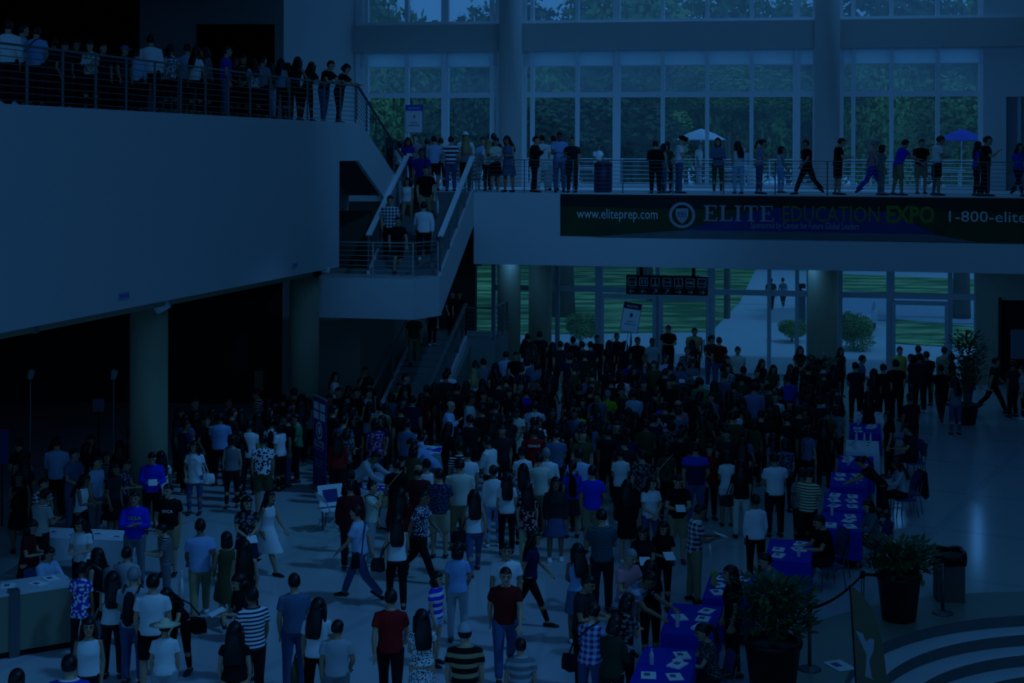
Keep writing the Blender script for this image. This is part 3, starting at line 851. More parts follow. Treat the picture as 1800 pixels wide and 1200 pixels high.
def flat_paper(M, u, v, w, l, r, z, label, m=None, th=.006, name='leaflet', group='leaflets on tables'):
    a = MB(); a.box(-w / 2, w / 2, -l / 2, l / 2, 0, th)
    o = link(name, a.mesh(name, m or M_paper, ), None, M @ Matrix.Translation((u, v, z + .004)) @ Matrix.Rotation(r, 4, 'Z'))
    tag(o, label, 'paper', group)
    a = MB(); a.box(-w * .3, w * .1, -l * .1, l * .3, th, th + .001); a.build('printed_picture', M_print, o); o.children[-1].matrix_parent_inverse = Matrix.Identity(4)
    return o
M_bottle = mat('bottle_plastic', (.78, .84, .90), .15, vary=.02)
BOT = MB(); BOT.lathe([(.030, 0), (.033, .01), (.033, .14), (.026, .17), (.013, .195), (.013, .21)], 14); BOT_ME = BOT.mesh('bottle', M_bottle, True)
CAPM = MB(); CAPM.lathe([(.015, .205), (.015, .228)], 12); CAP_ME = CAPM.mesh('cap', mat('bottle_cap', (.75, .8, .9), .5), True)
def bottle(M, u, v, z, label):
    o = link('water_bottle', BOT_ME, None, M @ Matrix.Translation((u, v, z + .002)))
    tag(o, label, 'bottle', 'water bottles on tables')
    c = link('cap', CAP_ME, o, Matrix.Identity(4))
M_paper = mat('paper', (.95, .95, .95), .8, vary=.04, scale=12)
M_print = mat('paper_print', (.35, .40, .55), .8)
ORD = ['nearest', 'second', 'third', 'fourth', 'fifth', 'sixth', 'seventh', 'eighth', 'ninth', 'tenth', 'farthest']
TB = [(1170, 1170, 'b'), (1217, 1088, 'b'), (1285, 1030, 'b'), (1388, 967, 'b'), (1478, 916, 'b'), (1483, 881, 'b'), (1492, 843, 'b'), (1505, 812, 'b'), (1516, 784, 'w'), (1521, 753, 'b'), (1527, 732, 'w')]
TM = []
rt = random.Random(5)
for i, (px, py, c) in enumerate(TB):
    M = table(px, py, 1.5, .78, -.23, M_bluecloth if c == 'b' else M_whitecloth, '%s folding table from the front in the right hand row' % ORD[i], '%s cloth on the %s table of the right hand row' % ({'b': 'blue', 'w': 'white'}[c], ORD[i]))
    TM.append(M)
    slots = [(-.18, -.45), (.18, -.42), (-.2, .0), (.16, .05), (-.18, .42), (.18, .45)]
    rt.shuffle(slots)
    where = ['front left', 'front right', 'middle left', 'middle right', 'rear left', 'rear right']
    base = [(-.18, -.45), (.18, -.42), (-.2, .0), (.16, .05), (-.18, .42), (.18, .45)]
    for (u, v) in slots[:4 if i != 5 else 6]:
        flat_paper(M, u, v, .21, .28, rt.uniform(-.5, .5), .75, 'white leaflets lying %s on the %s right hand table' % (where[base.index((u, v))], ORD[i]), th=rt.choice((.006, .02, .04)))
    for (u, v) in slots[4:5]:
        if i != 5: bottle(M, u, v, .75, 'clear water bottle standing %s on the %s right hand table' % (where[base.index((u, v))], ORD[i]))
# three bottles on the white table
for u in (-.15, .05, .2): bottle(TM[8], u, .62, .75, 'clear water bottle %s along the far edge of the white table' % {-.15: 'leftmost', .05: 'in the middle', .2: 'rightmost'}[u])
# yellow vase with flowers on the third table
v = thing('flower_vase', 'small yellow vase with flowers on the third blue table', 'vase', TM[2] @ Vector((-.28, -.1, .756)))
p = v.matrix_basis.translation
a = MB(); a.lathe([(.035, 0), (.05, .05), (.045, .12), (.03, .15), (.04, .17)], 14, tuple(p)); a.build('pot', mat('yellow_glaze', (.72, .70, .30), .4), v, True)
a = MB()
for k in range(14):
    an = k * 2.4; r = .03 + .05 * (k % 3) / 2
    ellipsoid_pts = (p.x + r * math.cos(an), p.y + r * math.sin(an), p.z + .2 + .04 * (k % 2))
    a.lathe([(.001, -.02), (.02, -.01), (.024, .005), (.001, .018)], 6, ellipsoid_pts)
a.build('flowers', mat('flower_yellow', (.70, .72, .25), .7), v)
# registration tables in the middle of the hall
MT = table(768, 790, 1.5, .78, math.radians(70), M_whitecloth, 'rear registration table in the middle of the hall', 'white cloth on the rear registration table', .7)
MF = table(690, 862, 1.5, .78, math.radians(55), M_whitecloth, 'front registration table beside the folding chair', 'white cloth on the front registration table', .7)
for M, nm in ((MT, 'rear'), (MF, 'front')):
    a = MB(M); a.box(-.25, .25, -.77, .77, .753, .757); o = a.build('table_runner', M_bluecloth); tag(o, 'blue runner across the %s registration table' % nm, 'table runner')
    flat_paper(M, -.1, -.3, .21, .28, .3, .757, 'white forms at the left of the %s registration table' % nm)
    flat_paper(M, .1, .2, .21, .28, -.2, .757, 'white forms in the middle of the %s registration table' % nm)
    flat_paper(M, -.12, .5, .21, .28, .1, .757, 'white forms at the right of the %s registration table' % nm, th=.03)
    bottle(M, .28, -.4, .75, 'clear water bottle on the %s registration table' % nm)
    # acrylic notice holder
    h = thing('notice_holder', 'small upright white notice on the %s registration table' % nm, 'notice', M @ Vector((.2, .55, .757)))
    hm_ = h.matrix_basis
    a = MB(hm_); a.box(-.10, .10, -.004, .004, .01, .29); a.build('card', M_paper, h)
    a = MB(hm_); a.box(-.10, .10, -.04, .04, 0, .012); a.build('foot', M_bottle, h)

# ------------------------------------------------------------------ chairs
M_seat = mat('chair_blue_plastic', (0.24, 0.28, 0.46), 0.5)
M_chrome = mat('chair_leg_metal', (0.45, 0.45, 0.47), 0.3, 0.8)
def chair(pos, rz, label, zs=.44, group='stacking chairs'):
    t = thing('stacking_chair', label, 'chair', pos, rz, group)
    M = t.matrix_basis
    a = MB(M)
    a.add([(-.22, -.22, zs), (.22, -.22, zs), (.24, .0, zs - .01), (.21, .22, zs), (-.21, .22, zs), (-.24, 0, zs - .01)] + [(-.22, -.22, zs - .035), (.22, -.22, zs - .035), (.24, .0, zs - .045), (.21, .22, zs - .035), (-.21, .22, zs - .035), (-.24, 0, zs - .045)],
          [(0, 1, 2, 3, 4, 5), (11, 10, 9, 8, 7, 6)] + [(k, 6 + k, 6 + (k + 1) % 6, (k + 1) % 6) for k in range(6)])
    a.build('seat', M_seat, t)
    b = MB(M); n = 7; vs = []
    for row, (y, z) in enumerate(((.24, zs + .14), (.27, zs + .30), (.30, zs + .44))):
        for k in range(n):
            u = (k / (n - 1) - .5) * (.42 if row < 2 else .36); vs.append((u, y - .05 * (abs(u) / .21) ** 2, z))
    m2 = [(x, y + .02, z) for x, y, z in vs]
    fs = [(r * n + k, r * n + k + 1, (r + 1) * n + k + 1, (r + 1) * n + k) for r in range(2) for k in range(n - 1)]
    N = len(vs)
    fs += [tuple(N + i for i in f[::-1]) for f in fs]
    b.add(vs + m2, fs); b.build('backrest', M_seat, t)
    for sx in (-1, 1):
        a = MB(M); a.tube([(sx * .22, -.24, 0), (sx * .21, -.20, zs - .03)], .013, 8); a.build('leg', M_chrome, t)
        a = MB(M); a.tube([(sx * .22, .26, 0), (sx * .20, .20, zs - .03), (sx * .19, .27, zs + .30)], .013, 8); a.build('leg', M_chrome, t)
    return t
for (px, py, rz, lab) in ((1462, 1012, -1.2, 'empty blue stacking chair between the fourth table and the planter'), (1595, 900, -1.4, 'blue stacking chair with a dark coat on its back'), (1582, 795, -1.5, 'blue stacking chair behind the seventh table'), (1300, 1130, -1.6, 'blue stacking chair behind the plant at the front tables'),
                         (1600, 835, -1.3, 'blue stacking chair pushed aside right of the blue tables')):
    chair(at_z(px, py), rz, lab)
a = MB(Matrix.Translation(at_z(1595, 900)) @ Matrix.Rotation(-1.4, 4, 'Z'))
a.extrude([(-.23, .33, .92), (.23, .33, .92), (.26, .36, .40), (.12, .36, .30), (-.14, .36, .36), (-.25, .36, .42)], (0, .035, 0))
tag(a.build('coat', mat('dark_coat', (.10, .10, .12), .9)), 'dark coat hanging on the back of a blue chair', 'coat')
# white folding chair by the front registration table
p = at_z(578, 932); M = Matrix.Translation(p) @ Matrix.Rotation(math.radians(-60), 4, 'Z')
t = thing('folding_chair', 'white metal folding chair with an open back beside the banner', 'chair', p)
for sx in (-1, 1):
    a = MB(M); a.tube([(sx * .21, .25, 0), (sx * .2, -.05, .45), (sx * .19, -.22, .80)], .014, 8); a.build('leg', M_frame2, t)
    a = MB(M); a.tube([(sx * .22, -.25, 0), (sx * .21, .22, .45)], .014, 8); a.build('leg', M_frame2, t)
a = MB(M); a.box(-.2, .2, -.2, .2, .44, .465); a.build('seat', M_frame, t)
a = MB(M); a.extrude([(-.19, -.17, .64), (.19, -.17, .64), (.18, -.22, .80), (-.18, -.22, .80)], (0, -.015, 0)); a.build('backrest', M_frame, t)
p2 = at_z(582, 872, .7)
a = MB(Matrix.Translation(p2) @ Matrix.Rotation(.5, 4, 'Z') @ Matrix.Rotation(-.35, 4, 'X')); a.box(-.28, .28, 0, .02, -.2, .25)
o = a.build('poster_board', M_white); tag(o, 'pale printed board propped behind the white folding chair', 'board')
a = MB(Matrix.Translation(p2) @ Matrix.Rotation(.5, 4, 'Z') @ Matrix.Rotation(-.35, 4, 'X')); a.box(-.18, .15, -.003, 0, -.12, .15); a.build('printed_picture', M_blueprint, o)
a = MB(Matrix.Translation(p2) @ Matrix.Rotation(.5, 4, 'Z')); a.bar((0, .1, .2), (0, .35, -.70), .03); a.bar((-.2, 0, -.18), (-.2, -.05, -.70), .03); a.bar((.2, 0, -.18), (.2, -.05, -.70), .03); a.build('easel', M_raildark, o)

# ------------------------------------------------------------------ left counter
M_panel = mat('tan_laminate', (.52, .52, .44), .55, vary=.06)
c0 = at_z(-40, 1166); c1 = at_z(128, 1138); d_ = (c1 - c0).normalized(); ang = math.atan2(d_.y, d_.x); LL = (c1 - c0).length
M = Matrix.Translation(c0) @ Matrix.Rotation(ang, 4, 'Z')
t = thing('registration_counter', 'tan panelled registration counter with a dark steel post at lower left', 'counter', c0)
sx = LL * .38
for nm, (u0, u1, v0, v1, z0, z1, m) in {'panel': (0, sx - .08, 0, .04, .10, .98, M_panel), 'panel.1': (sx + .08, LL, 0, .04, .10, .98, M_panel), 'post': (sx - .08, sx + .08, -.02, .14, 0, 1.06, M_raildark), 'worktop': (-.5, LL, 0, .75, .98, 1.02, mat('counter_top', (.80, .82, .84), .4)), 'plinth': (0, LL, .03, .7, 0, .10, M_black), 'end_panel': (LL - .04, LL, .04, .7, .1, .98, M_panel)}.items():
    a = MB(M); a.box(u0, u1, v0, v1, z0, z1); a.build(nm.split('.')[0], m, t)
CM = M
OBST.append((( M @ Matrix.Translation((LL / 2, .37, 0))).inverted(), LL / 2 + .3, .42))
for k, (u, v, r) in enumerate(((.15, .3, .2), (.55, .42, -.3), (1.0, .3, .5), (1.25, .5, .1))):
    flat_paper(M, u, v, .21, .28, r, 1.02, 'white form lying %s on the left counter' % ['first from the left', 'second from the left', 'third from the left', 'at the right end'][k], group='forms on the left counter')
a = MB(M); a.lathe([(.06, 1.022), (.07, 1.03), (.085, 1.10), (.08, 1.12)], 16, (.35, .5, 0)); a.lathe([(.03, 1.1), (.05, 1.16), (.02, 1.2)], 10, (.35, .5, 0))
tag(a.build('tissue_box', M_paper, None, True), 'small pale tub on the left counter beside the steel post', 'tub')
# second desk behind, along the queue
q0 = at_z(60, 975, 0.75)
ML = table(150, 938, 1.9, .7, math.radians(82), M_whitecloth, 'long registration table behind the left counter', 'white cloth on the left registration table', .4)
for k in range(4): flat_paper(ML, -.1 + .15 * (k % 2), -.7 + .45 * k, .21, .28, .4 * k, .75, 'white form %s on the long left table' % ['nearest the right', 'right of the middle', 'left of the middle', 'at the left end'][k])

# ------------------------------------------------------------------ planters
LEAFB = {}
def leafy(n, r, h, seed, wide=.05, spread=1.0):
    rd = random.Random(seed); b = MB()
    for i in range(n):
        an = rd.uniform(0, 6.283); rr = r * rd.uniform(.15, 1) * spread; zz = h * rd.uniform(.25, 1)
        d = Vector((math.cos(an), math.sin(an), 0)); L = rd.uniform(.10, .22) * (1 + wide * 4)
        p = d * rr + Vector((0, 0, zz)); e = (d * rd.uniform(.5, 1) + Vector((rd.uniform(-.4, .4), rd.uniform(-.4, .4), rd.uniform(-.3, .9)))).normalized()
        s = e.cross(Vector((0, 0, 1))).normalized() * wide * rd.uniform(.6, 1.1)
        b.add([p, p + e * L * .5 + s, p + e * L, p + e * L * .5 - s + Vector((0, 0, .015))], [(0, 1, 2, 3)])
    return b
M_plant = mat('house_plant_leaf', (.26, .38, .22), .6, vary=.4, scale=5)
M_flow = mat('pale_blossom', (.72, .66, .66), .7, vary=.1)
M_pot = mat('dark_pot', (.09, .09, .10), .5)
def planter(px, py, r, h, pr, ph, label, seed, n=420, wide=.05):
    p = at_z(px, py)
    OBST.append((Matrix.Translation(-p), r, r))
    t = thing('potted_plant', label, 'plant', p)
    a = MB(); a.lathe([(r * .74, 0), (r * .78, .04), (r * .98, h - .08), (r * 1.05, h - .07), (r * 1.05, h), (r * .92, h), (r * .90, h - .06), (.01, h - .06)], 28, tuple(p)); a.build('pot', M_pot, t, True)
    a = MB(); rd = random.Random(seed)
    for k in range(12):
        an = rd.uniform(0, 6.28); rr = pr * rd.uniform(.2, .8)
        a.tube([p + Vector((rd.uniform(-.05, .05), rd.uniform(-.05, .05), h - .1)), p + Vector((rr * .5 * math.cos(an), rr * .5 * math.sin(an), h + ph * .4)), p + Vector((rr * math.cos(an), rr * math.sin(an), h + ph * rd.uniform(.5, .95)))], [.015, .01, .005], 6)
    a.build('stems', M_bark, t)
    b = leafy(n, pr, ph, seed, wide); b.v = [(v[0] + p.x, v[1] + p.y, v[2] + p.z + h - .12) for v in b.v]; b.build('leaves', M_plant, t)
    b = leafy(26, pr * .9, ph, seed + 50, .03); b.v = [(v[0] + p.x, v[1] + p.y, v[2] + p.z + h) for v in b.v]; b.build('blossoms', M_flow, t)
planter(1580, 1088, .37, .78, .56, .62, 'large dark pot with spreading leafy plant beside the bin', 1, 700)
planter(1358, 1216, .42, .78, .55, .95, 'dark pot with tall leafy plant at the bottom edge', 2, 800)
planter(1436, 728, .35, .55, .6, 1.3, 'potted palm in front of the dark column', 3, 600, .06)
planter(1697, 745, .38, .6, .55, 2.2, 'tall potted tree in front of the right hand doors', 4, 700, .05)

# ------------------------------------------------------------------ stanchions and belts
def stanchion(px, py, label):
    p = at_z(px, py)
    t = thing('stanchion', label, 'stanchion', p, 0, 'belt stanchions')
    a = MB(); a.lathe([(.18, 0), (.18, .015), (.15, .03), (.04, .05), (.03, .06)], 24, tuple(p)); a.build('base', M_raildark, t, True)
    a = MB(); a.lathe([(.03, .05), (.03, .98)], 14, tuple(p)); a.build('pole', M_chrome, t, True)
    a = MB(); a.lathe([(.04, .90), (.045, .92), (.045, .99), (.03, 1.0)], 14, tuple(p)); a.build('belt_head', M_black, t, True)
    return p
s1_ = stanchion(1657, 1078, 'belt stanchion in front of the bin'); s2_ = stanchion(1516, 1108, 'belt stanchion behind the tan flag'); s3_ = stanchion(1423, 1176, 'belt stanchion beside the nearest planter')
def belt(a_, b_, lab):
    b = MB(); n = 14; vs = []
    for k in range(n + 1):
        q = a_.lerp(b_, k / n); sag = -.10 * (1 - (2 * k / n - 1) ** 2)
        vs += [(q.x, q.y, .97 + sag), (q.x, q.y, .92 + sag)]
    fs = [(2 * k, 2 * k + 1, 2 * k + 3, 2 * k + 2) for k in range(n)]
    vs2 = [(x + .003, y + .003, z) for x, y, z in vs]; N = len(vs)
    b.add(vs + vs2, fs + [tuple(N + i for i in f[::-1]) for f in fs])
    tag(b.build('barrier_belt', M_black), lab, 'belt', 'barrier belts')
belt(s1_, s2_, 'black barrier belt running behind the large planter'); belt(s2_, s3_, 'black barrier belt running down to the nearest planter')

# ------------------------------------------------------------------ bins
p = at_z(1668, 1052)
t = thing('trash_bin', 'tall square bin with a black bag folded over its rim', 'bin', p)
M = Matrix.Translation(p) @ Matrix.Rotation(-.12, 4, 'Z')
a = MB(M); a.prism([(-.24, -.24), (.24, -.24), (.24, .24), (-.24, .24)], 0, .78); a.build('body', mat('bin_grey', (.34, .36, .33), .6), t)
a = MB(M)
n = 32; vs = []
for row, (k_, z) in enumerate(((.25, .74), (.275, .66), (.285, .80), (.27, .885), (.22, .87))):
    for k in range(n):
        an = 2 * math.pi * k / n; c, s = math.cos(an), math.sin(an); q = k_ / max(abs(c), abs(s)) * (1 if max(abs(c), abs(s)) < .95 else 1); q = min(q, k_ * 1.3)
        vs.append((q * c, q * s, z + .012 * math.sin(5 * an + row)))
a.add(vs, [(r * n + k, r * n + (k + 1) % n, (r + 1) * n + (k + 1) % n, (r + 1) * n + k) for r in range(4) for k in range(n)]); a.build('bag', mat('black_plastic_bag', (.06, .06, .06), .35), t, True)
x_, _ = lp(1060, 335, YE + 1.4); p = fw(x_, YE + 1.4, ZM)
t = thing('trash_bin', 'dark round bin standing on the mezzanine behind the railing', 'bin', p)
a = MB(); a.lathe([(.27, 0), (.29, .03), (.29, .80), (.27, .82)], 24, tuple(p)); a.build('body', mat('bin_dark_blue', (.16, .20, .32), .5), t, True)
a = MB(); a.lathe([(.30, .82), (.31, .85), (.28, .93), (.20, .98), (.19, .90)], 24, tuple(p)); a.build('lid', mat('bin_lid', (.12, .15, .26), .5), t, True)

# ------------------------------------------------------------------ tan feather flag at the bottom right
p = at_z(1530, 1308)
M = Matrix.Translation(p)
s = p.y / 2600
def fpt(px, py): return ((px - 1530) * s, (1308 - py) * s)
t = thing('feather_flag', 'tan pointed feather flag with a white mark at bottom right', 'flag', p)
out = [fpt(*q) for q in ((1504, 1290), (1562, 1290), (1561, 1200), (1553, 1140), (1545, 1100), (1532, 1070), (1515, 1045), (1499, 1031), (1491, 1027), (1491, 1034), (1494, 1060), (1499, 1115), (1503, 1200))]
q = Plane2(M @ Matrix.Rotation(math.radians(8), 4, 'Z'))
q.poly('sail', out, mat('tan_fabric', (.48, .42, .32), .8), t, 0, .012)
q.poly('printed_mark', [fpt(*r) for r in ((1502, 1107), (1515, 1112), (1521, 1127), (1528, 1121), (1536, 1124), (1535, 1143), (1527, 1160), (1532, 1190), (1537, 1195), (1520, 1188), (1522, 1150))][::-1], M_greyprint, t, .004, .003)
a = MB(M @ Matrix.Rotation(math.radians(8), 4, 'Z')); a.tube([(fpt(1504, 1300)[0], .006, 0), (fpt(1503, 1200)[0], .006, fpt(0, 1200)[1]), (fpt(1494, 1060)[0], .006, fpt(0, 1060)[1]), (fpt(1491, 1027)[0], .006, fpt(0, 1027)[1])], .012, 8); a.build('pole', M_black, t)
a = MB(M); a.lathe([(.25, 0), (.25, .02), (.05, .05)], 20, (fpt(1504, 0)[0], 0, 0)); a.build('base', M_raildark, t, True)
o = flat_paper(Matrix.Translation(at_z(1476, 1170)), 0, 0, .32, .45, .4, 0, 'white leaflet lying on the floor beside the tan flag')

# ------------------------------------------------------------------ fixtures on and under the left balcony
def on_face(px, py, off=0.0):
    """point on the balcony's front face"""
    d = ray(px, py); e0 = Vector((b0.x, b0.y)); ex = lipd
    den = d.x * ex.y - d.y * ex.x; t = (e0.x * ex.y - e0.y * ex.x) / den
    return Vector((d.x * t, d.y * t, CAMZ + d.z * t)) - Vector((lipn.x, lipn.y, 0)) * off
BA = math.atan2(lipd.y, lipd.x)
for (px, py, w, h, lab) in ((216, 520, .42, .14, 'small rectangular wall light on the balcony face above the near column'), (517, 466, .36, .13, 'small rectangular wall light at the far end of the balcony face')):
    c = on_face(px, py); M = Matrix.Translation(c) @ Matrix.Rotation(BA, 4, 'Z')  # rectangular plates fixed to the balcony face; they give no light
    t = thing('face_plate', lab, 'lamp', c, 0, 'balcony face plates')
    a = MB(M); a.box(-w / 2, w / 2, -.03, .02, -h / 2, h / 2); a.build('frame', M_frame2, t)
    a = MB(M); a.box(-w / 2 + .03, w / 2 - .03, -.036, -.03, -h / 2 + .03, h / 2 - .03); a.build('lens', mat('blue_panel', (.35, .45, .85), .3), t)
c = on_face(320, 537) + Vector((lipn.x, lipn.y, 0)) * .5
t = thing('spotlight', 'white cylindrical spotlight hanging under the balcony edge', 'lamp', c)
a = MB(); a.tube([c + Vector((-.12, 0, -.07)), c + Vector((.16, 0, .06))], [.15, .13], 18); a.build('housing', M_frame, t, True)
a = MB(); a.tube([c + Vector((.02, 0, .10)), c + Vector((.02, 0, .28))], .02, 8); a.build('bracket', M_raildark, t)
a = MB(); a.box(c.x - .12, c.x + .16, c.y - .06, c.y + .06, c.z + .22, c.z + .30); a.build('mount', M_black, t)
c = on_face(92, 577) + Vector((lipn.x, lipn.y, 0)) * .4
a = MB(); a.box(c.x - .08, c.x + .08, c.y - .08, c.y + .08, c.z - .10, c.z + .14); t = a.build('junction_box', M_wallgrey); tag(t, 'small grey box under the near balcony edge', 'box')
c = on_face(575, 480) + Vector((lipn.x, lipn.y, 0)) * .3
t = thing('security_camera', 'dark dome camera under the far end of the balcony', 'camera', c)
a = MB(); a.lathe([(.13, .12), (.14, .02), (.12, -.05), (.06, -.10), (.01, -.12)], 18, tuple(c)); a.build('dome', M_black, t, True)
a = MB(); a.box(c.x - .05, c.x + .35, c.y - .05, c.y + .05, c.z + .02, c.z + .14); a.build('bracket', M_frame, t)
# notices and stands in the gloom
def notice(px, py, D, w, h, lab, m):
    c = at_depth(px, py, D)
    a = MB(); a.box(c.x - w / 2, c.x + w / 2, D, D + .02, c.z - h / 2, c.z + h / 2)
    o = a.build('notice', m); tag(o, lab, 'notice')
    a = MB(); a.bar((c.x, D + .03, c.z + h / 2 - .05), (c.x, D + .03, 0), .03); a.build('stand', M_black, o)
notice(173, 712, 39.0, .30, .34, 'pale notice sheet on a stand in the gloom', mat('dim_sheet', (.5, .52, .6), .8))
notice(455, 668, 45.5, .28, .60, 'tall tan poster on a stand between the columns', mat('tan_poster', (.62, .56, .40), .8))
notice(3, 785, 31.5, .30, .75, 'narrow blue notice at the far left edge', mat('dim_blue_sheet', (.24, .28, .50), .8))
for (px, lab) in ((53, 'thin tall lamp stand at the far left in the gloom'), (199, 'thin tall lamp stand beside the near column')):
    p = at_z(px, 870)
    t = thing('lamp_stand', lab, 'lamp', p)
    a = MB(); a.tube([p, p + Vector((0, 0, 2.75))], .015, 8); a.build('pole', M_steel, t)
    a = MB(); a.lathe([(.12, 0), (.12, .02), (.03, .04)], 16, tuple(p)); a.build('base', M_black, t)
    a = MB(); a.tube([p + Vector((0, -.05, 2.72)), p + Vector((0, .08, 2.86))], [.06, .08], 12); a.build('head', M_frame2, t)
notice(1797, 605, 48.0, .75, .95, 'pale framed sign beside the dark doorway at the right edge', mat('sign_sheet', (.45, .48, .52), .8))

# ------------------------------------------------------------------ outside: parasols, car, walkers, bollard
def parasol(px, y, col, lab):
    x, _ = lp(px, 300, y); p = fw(x, y, 6.72)
    t = thing('parasol', lab, 'parasol', p)
    a = MB(); a.tube([p, p + Vector((0, 0, 2.15))], .025, 8); a.build('pole', M_frame, t)
    a = MB(); a.lathe([(.95, 1.80), (.55, 2.02), (.02, 2.22), (.02, 2.20), (.55, 1.99), (.93, 1.78)], 8, tuple(p)); a.build('canopy', col, t)
    a = MB(); a.lathe([(.28, 0), (.28, .06), (.04, .1)], 16, tuple(p)); a.build('base', M_stone, t)
parasol(1232, 2.6, M_whitecloth, 'white parasol on the terrace behind the turban'); parasol(1690, 3.0, M_bluecloth, 'blue parasol on the terrace at the right')
# slatted bench tables on the terrace
for px, lab in ((1290, 'white terrace table behind the folded arms'), (1650, 'long white terrace table at the right'), (1030, 'white terrace table behind the bin')):
    x, _ = lp(px, 310, 2.2)
    t = thing('terrace_table', lab, 'table', fw(x, 2.2, 6.72))
    a = MB(FR); a.box(x - .9, x + .9, 1.85, 2.55, 7.40, 7.45); a.build('tabletop', M_frame, t)
    for sx in (-.75, .75):
        a = MB(FR); a.box(x + sx - .04, x + sx + .04, 1.9, 2.5, 6.72, 7.40); a.build('leg', M_frame, t)
p = at_z(1502, 582)
t = thing('car', 'pale parked car seen through the glass beside the dark column', 'car', p)
M = Matrix.Translation(p) @ Matrix.Rotation(math.radians(72), 4, 'Z')
prof = [(-2.1, .35), (-2.15, .75), (-1.5, .92), (-.9, 1.40), (.5, 1.45), (1.2, .98), (2.0, .85), (2.15, .45), (2.1, .30)]
a = MB(M); a.extrude([(u, -.85, w) for u, w in prof], (0, 1.7, 0)); a.build('body', mat('car_paint', (.70, .74, .78), .3), t)
a = MB(M); a.extrude([(u, -.86, w) for u, w in ((-1.25, .98), (-.85, 1.33), (.42, 1.37), (.95, 1.0))], (0, 1.72, 0)); a.build('window', mat('car_glass', (.12, .14, .16), .1), t)
for u in (-1.35, 1.35):
    for v in (-.82, .70):
        a = MB(M @ Matrix.Translation((u, v, .32)) @ Matrix.Rotation(math.pi / 2, 4, 'X')); a.lathe([(.32, -.12), (.32, 0), (.2, .01)], 18); a.build('wheel', M_black, t)
p = at_z(1407, 566)
t = thing('bollard', 'dark square bollard lamp beside the outside path', 'bollard', p)
a = MB(Matrix.Translation(p)); a.box(-.2, .2, -.2, .2, 0, 1.5); a.build('post', M_raildark, t)
a = MB(Matrix.Translation(p)); a.box(-.2, .2, -.2, .2, 1.62, 1.82); a.bar((0, 0, 1.5), (0, 0, 1.62), .1); a.build('head', M_black, t)
# ------------------------------------------------------------------ people: one continuous body per pose, clothes and hair as parts
RAD = math.radians
POSES = {
 # lean, head pitch, head yaw, arm R (pitch, abduct, elbow, inward), arm L, leg R (hip, knee), leg L, sit
 'S': dict(lean=2, hp=4, hy=6, aR=(4, 9, 12, 4), aL=(-2, 10, 16, 4), lR=(3, 2), lL=(-2, 3)),
 'H': dict(lean=3, hp=22, hy=-4, aR=(14, 8, 82, 28), aL=(18, 8, 76, 26), lR=(2, 2), lL=(-2, 3)),
 'W': dict(lean=4, hp=6, hy=0, aR=(-24, 9, 14, 2), aL=(22, 8, 24, 6), lR=(26, 6), lL=(-22, 22)),
 'V': dict(lean=4, hp=6, hy=4, aR=(22, 8, 24, 6), aL=(-22, 9, 14, 2), lR=(-22, 22), lL=(26, 6)),
 'P': dict(lean=2, hp=10, hy=-14, aR=(20, 10, 118, 18), aL=(-2, 9, 12, 4), lR=(3, 2), lL=(-3, 4)),
 'K': dict(lean=1, hp=4, hy=10, aR=(-16, 40, 84, 62), aL=(2, 9, 14, 4), lR=(3, 2), lL=(-2, 2)),
 'C': dict(lean=1, hp=6, hy=-6, aR=(22, 10, 98, 62), aL=(16, 10, 92, 60), lR=(2, 2), lL=(-2, 2)),
 'T': dict(lean=8, hp=18, hy=0, aR=(26, 8, 66, 22), aL=(32, 8, 58, 20), lR=(84, 88), lL=(82, 86), sit=True),
 'L': dict(lean=40, hp=18, hy=-6, aR=(40, 8, 26, 8), aL=(50, 8, 18, 6), lR=(6, 4), lL=(-6, 8)),
 'U': dict(lean=2, hp=2, hy=0, aR=(58, 20, 122, 20), aL=(4, 9, 12, 4), lR=(2, 2), lL=(-2, 2)),
 'A': dict(lean=2, hp=0, hy=0, aR=(172, 10, 10, 0), aL=(4, 9, 12, 4), lR=(2, 2), lL=(-2, 2)),
 'B': dict(lean=0, hp=10, hy=0, aR=(-28, 8, 40, 40), aL=(-26, 8, 42, 40), lR=(2, 2), lL=(-2, 2)),
 'R': dict(lean=16, hp=14, hy=10, aR=(34, 12, 50, 10), aL=(40, 12, 44, 14), lR=(6, 4), lL=(-4, 6)),
 'D': dict(lean=4, hp=10, hy=0, aR=(-6, 10, 14, 4), aL=(12, 12, 20, 4), lR=(30, 44), lL=(-8, 12)),
}
POSES['Z'] = dict(lean=0, hp=8, hy=-18, aR=(8, 12, 30, 14), aL=(-6, 8, 10, 2), lR=(8, 14), lL=(0, 0))
POSES['Y'] = dict(lean=1, hp=12, hy=12, aR=(12, 6, 40, 40), aL=(14, 6, 36, 38), lR=(1, 1), lL=(6, 12))
TORSO = {
 'm': [(.80, .095, .085, 0), (.86, .155, .112, .004), (.93, .162, .116, .004), (1.03, .150, .106, 0), (1.13, .152, .110, -.004), (1.25, .170, .118, -.004), (1.325, .180, .112, 0), (1.385, .166, .092, .004), (1.420, .112, .076, .006), (1.450, .064, .064, .004)],
 'f': [(.80, .095, .085, 0), (.86, .158, .115, .006), (.93, .160, .116, .008), (1.04, .118, .088, 0), (1.13, .124, .094, -.004), (1.23, .144, .116, -.012), (1.31, .148, .102, -.002), (1.375, .138, .082, .004), (1.415, .092, .066, .006), (1.448, .056, .057, .004)],
}
SW = {'m': .168, 'f': .143}
